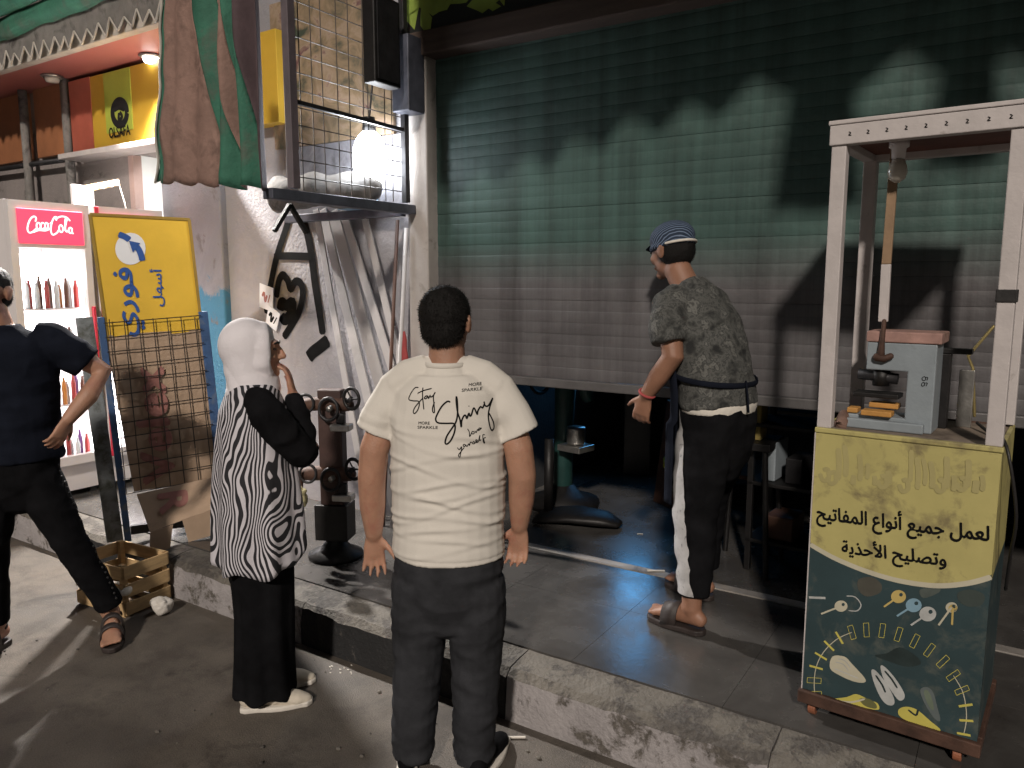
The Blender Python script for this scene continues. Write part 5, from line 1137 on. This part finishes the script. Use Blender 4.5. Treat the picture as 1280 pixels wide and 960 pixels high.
# ---------------------------------------------------------------- man in the white T-shirt, seen from behind
def white_shirt_man():
    fw = Vector((-.47, .88, 0)).normalized(); root = empty('person', (-1.545, 1.985, 0), math.atan2(-fw.x, fw.y), 'person in a cream white printed T-shirt and dark jeans standing with back turned', 'person')
    hc = (.0, .02, 1.562); hr = rot_from((.18, 1, -.02))
    S = MB(); head_shape(S, hc, hr, .98)
    S.tube([(0,.0,1.36),(0,.005,1.42),(0,.012,1.50)], [(.075,.07),(.062,.062),(.058,.062)], 16, ref=(1,0,0))
    S.tube([(0,0,.72),(0,0,.85),(0,.01,1.0),(0,.0,1.15),(0,-.005,1.28),(0,-.005,1.35)], [(.145,.10),(.15,.105),(.155,.115),(.16,.105),(.165,.095),(.11,.055)], 20, ref=(1,0,0))
    S.tube([(-.15,.01,1.325),(-.205,.005,1.25),(-.245,-.01,1.14),(-.258,-.005,1.04),(-.262,.01,.94),(-.262,.02,.835)], [.048,.050,.049,.047,.044,.030], 14)
    S.tube([(.15,.01,1.325),(.205,.005,1.25),(.238,-.01,1.15),(.250,-.005,1.06),(.246,.015,.97),(.238,.03,.875)], [.048,.050,.049,.047,.044,.030], 14)
    hand_shape(S, (-.262,.02,.835), (-.02,.06,-1), (.15,-1,-.05), (1,.1,0), .22, .92, 1.3); hand_shape(S, (.238,.03,.875), (-.05,.06,-1), (-.25,-1,0), (-1,.2,0), .55, .92, .9)
    for s, kx, ax in ((-1, -.118, -.135), (1, .095, .085)): S.tube([(.08*s,0,.74),(kx,.01,.42),(ax,-.01,.07)], [.075,.05,.038], 14)
    body = solid('body', S, 'skin', root, .0062, 3)
    H = MB(); c = Vector(hc); H.ell(c + hr @ Vector((0,-.022,.032)), (.083,.097,.090), hr, 20, 14); H.ell(c + hr @ Vector((0,-.045,-.015)), (.072,.067,.068), hr, 18, 12)
    strands(solid('hair', H, 'hair', root, .006, 2, lambda co, no: co + no*(.0022*fbm(co, 38, 38, 38))[:,None]), 9000, .011); eyes(root, hc, hr, .98)
    T = MB()
    T.tube([(0,0,.785),(0,0,.80),(0,.005,.87),(0,.012,.97),(0,.01,1.06),(0,.0,1.16),(0,-.006,1.26),(0,-.006,1.34),(0,-.004,1.395)], [(.190,.145),(.192,.146),(.188,.145),(.192,.152),(.193,.150),(.190,.140),(.192,.128),(.178,.108),(.110,.088)], 28, ref=(1,0,0), dome=False)
    T.tube([(0,-.002,1.37),(0,.0,1.412),(0,.002,1.428)], [(.105,.085),(.078,.076),(.072,.072)], 20, ref=(1,0,0), dome=False)
    for s in (-1, 1):
        T.tube([(.05*s,-.004,1.40),(.11*s,-.004,1.375),(.162*s,0,1.335),(.207*s,-.002,1.265),(.238*s,-.004,1.198)], [(.045,.065),(.048,.072),(.051,.074),(.056,.071),(.061,.072)], 18, ref=(0,1,0), dome=False)
        T.tube([(.04*s,-.004,1.415),(.10*s,-.004,1.392),(.17*s,-.002,1.352)], [.045,.048,.05], 14)
    def folds(co, no):
        x, y, z = co[:,0], co[:,1], co[:,2]; d = np.zeros(len(co))
        for zc, am, ph, tl in ((.83,.003,0,.10),(.865,.004,.6,-.16),(.90,.0045,2.6,.22),(.935,.005,1.5,-.06),(.965,.004,.3,.25),(.99,.0055,2.4,-.14),(1.02,.004,4.1,.18),(1.045,.005,.9,.10),(1.085,.0045,3.,-.20),(1.13,.004,1.8,.22),(1.17,.003,5.2,-.25),(1.21,.003,.2,-.2)):
            zz = z - zc - tl*x - .014*np.sin(x*13+ph); d += am*np.exp(-(zz/.009)**2)*(.35 + .65*np.sin(x*11+ph*2)**2) - .6*am*np.exp(-((zz+.014)/.009)**2)*(.35 + .65*np.sin(x*11+ph*2)**2)
        for s in (-1, 1): d += .006*np.sin((x*s*30 + z*40))*np.exp(-(((np.abs(x)-.17)/.04)**2 + ((z-1.24)/.07)**2))
        d += .005*fbm(co, 6, 6, 10, 3); d -= .004*np.exp(-((z-.80)/.004)**2)
        return co + no*d[:,None]
    sh_ = solid('t_shirt', T, 'shirt', root, .0052, 4, folds)
    MB().tube([(.0735*math.cos(a), .002 + .0735*math.sin(a), 1.428) for a in np.linspace(0, 6.283, 29)], [(.009,.004)]*29, 8, ref=(0,0,1)).build('collar', 'shirt', sh_, smooth=True)
    P = MB(); P.tube([(0,0,.585),(0,0,.65),(0,0,.74),(0,0,.83)], [(.15,.11),(.178,.135),(.184,.142),(.176,.132)], 22, ref=(1,0,0))
    P.tube([(-.092,0,.70),(-.102,.005,.58),(-.112,.012,.42),(-.122,-.005,.25),(-.130,-.015,.12),(-.132,-.01,.06)], [(.100,.118),(.098,.110),(.086,.094),(.078,.084),(.072,.080),(.073,.083)], 18, ref=(1,0,0), dome=False)
    P.tube([(.092,0,.70),(.094,.005,.58),(.090,.012,.42),(.088,-.005,.25),(.085,-.015,.12),(.085,-.01,.06)], [(.100,.118),(.098,.110),(.086,.094),(.078,.084),(.072,.080),(.073,.083)], 18, ref=(1,0,0), dome=False)
    tr = solid('trousers', P, 'jeans', root, .008, 2, wrinkles(.005, (9, 9, 19), 2))
    shoe(root, (-.145,-.075,.0), (-.12,1,0), .27, 'black_cloth', 'sole'); shoe(root, (.10,-.085,.0), (.25,1,0), .27, 'black_cloth', 'sole')
    # print on the back
    me = sh_.data; bv = BVHTree.FromPolygons([v.co for v in me.vertices], [p.vertices[:] for p in me.polygons])
    def back(px, py):
        x = (px-546.6)*.00252 - .036; z = 1.372 - (py-470)*.00255; h = bv.ray_cast(Vector((x, -1, z)), Vector((0,1,0)))
        return (h[0], h[1]) if h[0] is not None else None
    def zz(pts): return [(490+a/6.857, 440+b/6.857) for a, b in pts]
    circ = lambda cx, cy, r: [(cx + r*math.cos(a), cy + r*math.sin(a)) for a in np.linspace(-1, 5.4, 9)]
    stay = [[(285,235),(250,240),(215,290),(200,335),(240,345),(290,345),(300,372),(285,420),(258,450),(245,436),(262,395),(300,350),(330,318)], [(326,232),(328,300),(335,360),(342,412)], [(280,282),(330,258),(408,235)], [(376,296),(356,300),(345,318),(360,320),(376,300),(382,318),(395,292)], [(395,288),(402,306),(425,290),(440,265),(425,300),(432,370),(436,430),(422,428),(420,392),(436,345)]]
    shiny = [[(572,345),(545,340),(500,380),(460,450),(448,492),(470,518),(540,522),(600,522),(615,548),(605,610),(575,670),(545,697),(530,683),(545,630),(590,560),(622,508),(634,440),(630,340),(622,300),(622,345),(635,430),(655,490),(666,552),(670,500),(688,460),(702,458),(712,482),(728,440),(736,462),(748,455),(768,398),(795,452),(800,425),(820,392),(838,402),(850,372)], [(848,350),(858,386),(880,390),(900,360),(916,330),(895,400),(885,470),(898,565),(913,602),(928,582),(924,530),(903,478),(886,448)], [(724,378),(730,384)]]
    love = [[(718,570),(732,600),(735,638),(750,608)], circ(762,606,11), [(778,590),(788,606),(800,580),(808,590),(826,572),(812,570),(810,588),(834,568)]]
    your = [[(632,728),(650,746),(668,722),(662,775),(655,806),(645,790),(668,757),(690,728)], circ(690,712,9), [(702,706),(712,722),(726,700),(732,716),(740,686),(752,692)], [(752,706),(766,680),(774,692),(764,706),(785,690),(798,672),(786,668),(788,692),(806,682),(818,632),(816,672),(830,668)], [(858,632),(842,632),(846,690),(856,702),(850,662),(866,656)]]
    for nm, st, w in (('script_print', stay, .0036), ('script_print', shiny, .0052), ('script_print', love, .0028), ('script_print', your, .0028)): strokes_mesh(nm, [zz(s) for s in st], w, back, 'ink', sh_, off=.0012, sub=6)
    for x0, y0, w, s in ((296,538,100,'MORE'), (287,575,180,'SPARKLE'), (718,222,100,'MORE'), (664,262,165,'SPARKLE')):
        sl = -.03
        text_on('small_print', s, 1, lambda x, y, x0=x0, y0=y0: back(490+(x0+x)/6.857, 440+(y0 - y + sl*x)/6.857), 'ink', sh_, bold=.004, width=w, height=24, off=.0015)
    return root
white_shirt_man()

# ---------------------------------------------------------------- woman in headscarf and zebra tunic
def woman():
    fw = Vector((.46, .89, 0)).normalized(); root = empty('person', (-2.485, 1.95, 0), math.atan2(-fw.x, fw.y), 'person in a white headscarf and black and white zebra tunic, hand at mouth', 'person')
    hc = (0, .02, 1.425); hr = rot_from((.36, 1, -.03)); k = .95
    S = MB(); head_shape(S, hc, hr, k)
    S.tube([(0,-.01,1.22),(0,0,1.28),(0,.008,1.36)], [(.06,.06),(.052,.052),(.05,.052)], 16, ref=(1,0,0))
    S.tube([(0,0,.60),(0,0,.72),(0,.01,.88),(0,.01,1.02),(0,0,1.16),(0,-.005,1.25)], [(.13,.10),(.14,.11),(.13,.10),(.13,.105),(.135,.09),(.10,.06)], 20, ref=(1,0,0))
    rw = Vector((.04, .150, 1.245))
    S.tube([(.125,0,1.205),(.165,.06,1.12),(.155,.135,1.035),(.10,.15,1.13),tuple(rw)], [.038,.045,.042,.036,.026], 14)
    S.tube([(-.125,0,1.205),(-.18,.03,1.11),(-.17,.06,1.0),(-.08,.16,1.0),(.04,.20,1.02)], [.038,.045,.04,.035,.025], 14)
    hand_shape(S, rw, (-.12, -.13, 1), (-.4, -1, .1), (-.9, .3, .2), .45, .92, .8); hand_shape(S, (.04,.20,1.02), (1, .1, .05), (.1, -1, .3), (0, 0, 1), .5, .86)
    for s in (-1, 1): S.tube([(.07*s,0,.60),(.07*s,.01,.36),(.07*s,-.01,.06)], [.07,.048,.036], 14)
    solid('body', S, 'skin', root, .0062, 3); eyes(root, hc, hr, k)
    C = MB(); c = Vector(hc); P = lambda x, y, z: c + hr @ Vector((x*k, y*k, z*k))
    C.ell(P(0,-.032,.020), (.093,.108,.110), hr, 24, 16); C.tube([P(0,-.032,.02), P(0,-.030,-.04), P(0,-.022,-.09), P(0,-.012,-.135), P(0,-.008,-.165)], [(.092,.100),(.088,.092),(.088,.090),(.100,.096),(.112,.104)], 24, ref=hr @ Vector((1,0,0))); C.ell(P(0,.045,-.125), (.06,.05,.04), hr, 14, 10)
    for s in (-1, 1): C.tube([P(0,.03,.108), P(.055*s,.035,.08), P(.074*s,.035,.02), P(.070*s,.035,-.05), P(.03*s,.055,-.11)], [(.014,.022),(.018,.03),(.018,.035),(.02,.035),(.02,.02)], 12)
    def sf(co, no): return co + no*(.0015*(1-np.abs(fbm(co, 8, 8, 12, 2))*2.0) + .0030*np.abs(np.sin(co[:,2]*48 + co[:,1]*30 + co[:,0]*9 + 2.2*fbm(co, 7, 7, 7, 1))) * np.clip((1.45-co[:,2])/.08, 0, 1))[:,None]
    solid('headscarf', C, 'scarf', root, .006, 8, sf)
    # tunic as a draped shell with an uneven hem
    NTH, NZ = 96, 46; ks = [(0,.08,.075,1.315),(.05,.11,.09,1.295),(.11,.142,.10,1.262),(.20,.163,.130,1.19),(.35,.178,.148,1.08),(.55,.189,.160,.94),(.78,.198,.170,.78),(1,.205,.178,.635)]
    kt = [q[0] for q in ks]; vs = []
    for j in range(NZ+1):
        t = j/NZ; rx, ry, z = (float(np.interp(t, kt, [q[i] for q in ks])) for i in (1, 2, 3))
        for i in range(NTH):
            a = 2*math.pi*i/NTH; g = max(0, t-.25)/.75
            f = 1 + g*(.065*math.sin(7*a + 1.5*t) + .04*math.sin(12*a + 2) + .03*noise.noise((math.cos(a)*2, math.sin(a)*2, z*3))) + .02*noise.noise((math.cos(a)*4, math.sin(a)*4, z*6))
            hem = (-.085*math.sin(a + 2.5) - .03*math.sin(2*a+.4) + .012*math.sin(7*a))*g**3
            x_, y_ = rx*f*math.cos(a), ry*f*math.sin(a)
            vs.append((x_, y_ + .005, z + hem))
    tu = MB().add(vs, [[j*NTH+i, j*NTH+(i+1) % NTH, (j+1)*NTH+(i+1) % NTH, (j+1)*NTH+i] for j in range(NZ) for i in range(NTH)]).build('tunic', 'zebra', root, smooth=True); tu.modifiers.new('t', 'SOLIDIFY').thickness = .004
    L = MB(); L.tube([(.10,0,1.245),(.150,.02,1.20),(.195,.075,1.12),(.172,.148,1.032)], [.055,.066,.062,.055], 16).tube([(.172,.148,1.032),(.115,.165,1.115),(.05,.153,1.225)], [.055,.047,.036], 16)
    solid('sleeve', L, 'black_cloth', root, .007, 2, wrinkles(.006, (14, 14, 14), 4))
    L = MB(); L.tube([(-.10,0,1.245),(-.155,.01,1.20),(-.205,.03,1.10),(-.19,.07,1.0)], [.055,.062,.058,.052], 16).tube([(-.19,.07,1.0),(-.09,.185,1.0),(.02,.215,1.02)], [.056,.046,.036], 16)
    solid('sleeve', L, 'black_cloth', root, .007, 2, wrinkles(.006, (14, 14, 14), 7))
    P_ = MB(); P_.tube([(0,0,.50),(0,0,.62),(0,0,.75)], [(.145,.115),(.155,.122),(.145,.115)], 20, ref=(1,0,0))
    P_.tube([(.07,0,.62),(.072,.0,.42),(.075,-.01,.2),(.078,-.015,.045)], [(.10,.12),(.10,.112),(.102,.112),(.110,.12)], 18, ref=(1,0,0), dome=False); P_.tube([(-.07,0,.62),(-.072,.01,.42),(-.07,.02,.2),(-.066,.025,.05)], [(.10,.12),(.10,.112),(.10,.112),(.105,.118)], 18, ref=(1,0,0), dome=False)
    solid('trousers', P_, 'black_cloth', root, .009, 2, lambda co, no: co + no*(.010*np.sin(np.arctan2(co[:,1], co[:,0])*9 + 2*fbm(co, 3, 3, 2, 1))*np.clip(1-co[:,2]/.9, 0, 1))[:,None])
    shoe(root, (.085,-.10,.0), (.30,1,0), .255, 'sneaker', 'sole'); shoe(root, (-.065,-.045,.0), (.25,1,0), .255, 'sneaker', 'sole')
    return root
woman()

# ---------------------------------------------------------------- worker lifting the shutter
def worker():
    root = empty('person', (-1.115, 3.20, PZ), R(74), 'person in a mottled shirt and patterned cap bending beside the shutter', 'person')
    hc = (.01, .175, 1.605); hr = rot_from((.12, 1, -.22))
    S = MB(); head_shape(S, hc, hr, 1.0)
    S.tube([(0,.05,1.40),(0,.09,1.46),(0,.135,1.53)], [(.075,.07),(.06,.06),(.056,.06)], 16, ref=(1,0,0))
    S.tube([(0,-.095,.82),(0,-.09,.95),(0,-.06,1.10),(0,-.02,1.24),(0,.03,1.37),(0,.05,1.42)], [(.13,.09),(.14,.10),(.15,.11),(.16,.11),(.15,.09),(.10,.065)], 20, ref=(1,0,0))
    S.tube([(-.155,.04,1.385),(-.20,.015,1.29),(-.215,-.02,1.17),(-.225,.045,1.08),(-.228,.105,.995)], [.06,.055,.046,.042,.029], 14)
    S.tube([(.155,.05,1.385),(.205,.09,1.28),(.225,.13,1.17),(.245,.20,1.08),(.262,.26,1.01)], [.06,.055,.045,.04,.029], 14)
    hand_shape(S, (-.228,.105,.995), (.05,.32,-1), (.9,.2,.1), (0,1,.1), .55, .98, .8); hand_shape(S, (.262,.26,1.01), (.15,.35,-1), (1,.1,0), (0,1,.3), .5, .98)
    S.tube([(-.08,-.09,.84),(-.13,-.095,.50),(-.165,-.115,.10)], [.072,.052,.042], 14); S.tube([(.08,-.07,.84),(.13,.04,.50),(.17,.07,.10)], [.072,.052,.042], 14)
    foot_shape(S, (-.165,-.105,.108), (-.12,1,0)); foot_shape(S, (.17,.08,.108), (.05,1,0))
    solid('body', S, 'skin_dark', root, .0062, 3); eyes(root, hc, hr)
    c = Vector(hc); H = MB(); H.ell(c + hr @ Vector((0,-.03,.0)), (.080,.085,.085), hr, 18, 12); strands(solid('hair', H, 'hair', root, .006, 2, lambda co, no: co + no*(.002*fbm(co, 40, 40, 40))[:,None]), 5000, .009)
    K = MB(); K.ell(c + hr @ Vector((0,-.015,.055)), (.090,.108,.075), hr, 22, 14); K.tube([c + hr @ Vector((.08*math.cos(a), -.012 + .10*math.sin(a), .022)) for a in np.linspace(0, 6.283, 17)], [.013]*17, 8)
    cp = solid('cap', K, 'cap', root, .006, 2); pk = [c + hr @ Vector((x, y, z)) for x, y, z in ((-.066,.062,.034),(-.050,.105,.028),(0,.128,.026),(.050,.105,.028),(.066,.062,.034))]
    MB().prism(pk, hr @ Vector((0,0,.006))).build('peak', 'navy_cloth', cp, bevel=.002); MB().tube([c + hr @ Vector((.089*math.cos(a), -.015 + .107*math.sin(a), .020)) for a in np.linspace(3.5, 5.9, 9)], [.006]*9, 8).build('band', 'paper', cp, smooth=True)
    T = MB(); T.tube([(0,-.10,.955),(0,-.095,.99),(0,-.075,1.08),(0,-.045,1.18),(0,-.01,1.28),(0,.03,1.37),(0,.055,1.43)], [(.185,.150),(.182,.148),(.176,.142),(.185,.145),(.190,.138),(.172,.112),(.10,.085)], 26, ref=(1,0,0), dome=False)
    T.tube([(0,.05,1.42),(0,.075,1.455)], [(.09,.085),(.073,.072)], 18, ref=(1,0,0), dome=False)
    T.tube([(-.10,.04,1.395),(-.165,.035,1.365),(-.205,.015,1.29),(-.215,.0,1.225)], [(.06,.075),(.072,.085),(.074,.08),(.072,.076)], 18, ref=(0,1,0), dome=False); T.tube([(.10,.045,1.395),(.165,.06,1.365),(.205,.09,1.285),(.217,.112,1.225)], [(.06,.075),(.072,.085),(.072,.08),(.07,.075)], 18, ref=(0,1,0), dome=False)
    sh_ = solid('shirt', T, 'camo', root, .0075, 2, wrinkles(.008, (7, 7, 13), 9))
    u = MB(); u.tube([(0,-.1,.93),(0,-.1,.955),(0,-.097,.975)], [(.180,.143),(.184,.148),(.180,.146)], 26, ref=(1,0,0), dome=False); solid('undershirt_hem', u, 'paper', root, .008, 1)
    ap = MB(); vs = []; cw_ = 15
    for j in range(25):
        z = 1.16 - .62*j/24
        for i in range(cw_):
            a = -1.25 + 2.5*i/(cw_-1); by = -.075 + .14*max(0, (z-1.0)) - .02; r = .178 + .012*math.sin(i*1.7+z*7); vs.append((.205*math.sin(a)*(1.02), by + .215*math.cos(a)*.86 + .012*math.sin(i*1.3) + (.02 if z < .9 else 0), z))
    apo = ap.add(vs, [[j*cw_+i, j*cw_+i+1, (j+1)*cw_+i+1, (j+1)*cw_+i] for j in range(24) for i in range(cw_-1)]).build('apron', 'navy_cloth', root, smooth=True); apo.modifiers.new('t', 'SOLIDIFY').thickness = .004
    MB().tube([(.198*math.cos(a), -.078 + .162*math.sin(a), 1.075 + .02*math.sin(a)) for a in np.linspace(0, 6.283, 33)], [(.012,.004)]*33, 8, ref=(0,0,1)).build('apron_tie', 'navy_cloth', root, smooth=True)
    MB().tube([(-.02,-.238,1.07),(-.04,-.26,1.02),(-.03,-.262,.95)], [(.012,.004)]*3, 8).build('tie_end', 'navy_cloth', root, smooth=True)
    P = MB(); P.tube([(0,-.10,.72),(0,-.10,.80),(0,-.10,.90),(0,-.10,.98)], [(.14,.12),(.172,.142),(.176,.146),(.172,.138)], 22, ref=(1,0,0))
    P.tube([(-.09,-.10,.84),(-.11,-.10,.70),(-.132,-.095,.50),(-.15,-.115,.30),(-.163,-.12,.165)], [(.092,.122),(.090,.116),(.078,.094),(.068,.078),(.056,.064)], 18, ref=(1,0,0), dome=False); P.tube([(.09,-.08,.84),(.105,-.03,.68),(.13,.03,.50),(.155,.05,.30),(.168,.06,.165)], [(.092,.122),(.090,.112),(.078,.09),(.068,.076),(.056,.064)], 18, ref=(1,0,0), dome=False)
    tr = solid('trousers', P, 'black_cloth', root, .008, 2, wrinkles(.007, (8, 8, 12), 6))
    me = tr.data; bv = BVHTree.FromPolygons([v.co for v in me.vertices], [p.vertices[:] for p in me.polygons])
    mb = MB(); vs = []; cnt = 0
    for j in range(40):
        z = .94 - .76*j/39; cy = float(np.interp(z, [.17,.3,.5,.7,.86,.94], [-.085,-.075,-.050,-.035,-.02,-.0])); wd = float(np.interp(z, [.17,.5,.8,.94], [.095,.105,.085,.03])); row = []
        for sh in range(14):
            row = []
            for i in range(7):
                y = cy - .006*sh + (i/6-.5)*wd; h = bv.ray_cast(Vector((-1, y, z)), Vector((1,0,0)))
                row.append((h[0] + h[1]*.003) if h[0] is not None else None)
            if not any(q is None or q.x > -.02 for q in row): break
        else: continue
        vs += row; cnt += 1
    mb.add(vs, [[j*7+i, j*7+i+1, (j+1)*7+i+1, (j+1)*7+i] for j in range(cnt-1) for i in range(6)]); mb.build('side_stripe', 'leg_stripe', tr, smooth=True)
    sandal(root, (-.165,-.105,.108), (-.12,1,0), slide=True); sandal(root, (.17,.08,.108), (.05,1,0), slide=True)
    MB().torus((-.2275,.100,1.005), (.05,.5,-1), .033, .006).build('bracelet', 'red_cloth', root, smooth=True)
    return root
worker()

# ---------------------------------------------------------------- man in black at the left edge, hand on hip
def black_shirt_man():
    fw = Vector((.72, -.62, 0)).normalized(); root = empty('person', (-3.68, 1.70, 0), math.atan2(-fw.x, fw.y), 'person dressed in black with sandals at the left edge, hand on hip', 'person')
    hc = (.135, .02, 1.645); hr = rot_from((.2, 1, 0))
    S = MB(); head_shape(S, hc, hr, 1.02)
    S.tube([(.095,0,1.42),(.11,0,1.48),(.128,.01,1.58)], [(.078,.07),(.064,.062),(.058,.062)], 16, ref=(1,0,0))
    S.tube([(.09,0,.82),(.08,0,.95),(.078,0,1.10),(.085,0,1.25),(.09,0,1.40),(.095,0,1.45)], [(.15,.105),(.155,.11),(.16,.115),(.175,.115),(.165,.095),(.10,.07)], 20, ref=(1,0,0))
    lw = Vector((-.160, .095, 1.085))
    S.tube([(-.08,0,1.43),(-.165,-.01,1.375),(-.285,-.03,1.28),(-.235,.04,1.18),tuple(lw)], [.062,.058,.046,.043,.030], 14)
    S.tube([(.25,0,1.43),(.31,0,1.29),(.335,-.01,1.15),(.34,.04,1.01),(.335,.08,.90)], [.062,.055,.045,.042,.029], 14)
    hand_shape(S, lw, (.42,.30,-.85), (.75,-.62,.2), (-.5,-.7,-.4), .45, .98); hand_shape(S, (.335,.08,.90), (-.05,.2,-1), (-1,0,0), (0,1,0), .4, .98)
    S.tube([(.02,0,.82),(-.10,.02,.52),(-.25,-.02,.11)], [.075,.052,.042], 14); S.tube([(.16,0,.82),(.215,.03,.48),(.235,-.02,.11)], [.075,.052,.042], 14)
    foot_shape(S, (-.255,-.01,.108), (-.15,1,0)); foot_shape(S, (.24,-.02,.108), (.35,1,0))
    solid('body', S, 'skin', root, .0065, 3); eyes(root, hc, hr, 1.02)
    c = Vector(hc); H = MB(); H.ell(c + hr @ Vector((0,-.025,.035)), (.084,.097,.090), hr, 18, 12); H.ell(c + hr @ Vector((0,-.045,-.015)), (.076,.067,.068), hr, 18, 12); strands(solid('hair', H, 'hair', root, .006, 2, lambda co, no: co + no*(.002*fbm(co, 40, 40, 40))[:,None]), 5000, .009)
    T = MB(); T.tube([(.08,0,.90),(.08,0,.96),(.078,0,1.08),(.082,0,1.22),(.086,0,1.33),(.09,0,1.42),(.095,0,1.47)], [(.188,.138),(.184,.138),(.18,.136),(.19,.138),(.198,.128),(.182,.108),(.095,.08)], 26, ref=(1,0,0), dome=False); T.tube([(.095,0,1.46),(.10,0,1.495)], [(.09,.082),(.074,.074)], 18, ref=(1,0,0), dome=False)
    T.tube([(-.02,0,1.445),(-.085,-.003,1.425),(-.165,-.012,1.37),(-.222,-.02,1.322)], [(.06,.075),(.072,.085),(.070,.08),(.066,.074)], 18, ref=(0,1,0), dome=False); T.tube([(.20,0,1.44),(.265,0,1.405),(.308,0,1.30),(.325,0,1.22)], [(.06,.075),(.072,.085),(.072,.08),(.068,.074)], 18, ref=(0,1,0), dome=False)
    solid('t_shirt', T, 'navy_cloth', root, .008, 2, wrinkles(.007, (7, 7, 13), 12))
    P = MB(); P.tube([(.09,0,.74),(.09,0,.80),(.09,0,.90),(.09,0,.97)], [(.15,.11),(.172,.13),(.174,.13),(.168,.126)], 22, ref=(1,0,0))
    P.tube([(.01,0,.82),(-.04,.015,.68),(-.10,.02,.52),(-.18,0,.32),(-.248,-.02,.15)], [(.095,.108),(.090,.10),(.074,.080),(.064,.070),(.056,.062)], 18, ref=(1,0,0), dome=False); P.tube([(.17,0,.82),(.195,.02,.66),(.215,.025,.50),(.228,.0,.30),(.238,-.02,.13)], [(.095,.108),(.090,.10),(.074,.080),(.064,.070),(.058,.064)], 18, ref=(1,0,0), dome=False)
    tr = solid('trousers', P, 'black_cloth', root, .008, 2, wrinkles(.006, (8, 8, 12), 16))
    me = tr.data; bv = BVHTree.FromPolygons([v.co for v in me.vertices], [p.vertices[:] for p in me.polygons])
    stud = None
    for j in range(26):
        z = .86 - .66*j/25; h = bv.ray_cast(Vector((-1.2, .02, z)), Vector((1,0,0)))
        if h[0] is None: continue
        if stud is None: stud = MB().ell((0,0,0), (.006,.006,.006), None, 8, 6).build('stud', 'black_rubber', tr, smooth=True); stud.location = h[0]
        else: same('stud', stud, tr, h[0])
    sandal(root, (-.255,-.01,.108), (-.15,1,0)); sandal(root, (.24,-.02,.108), (.35,1,0))
    return root
black_shirt_man()
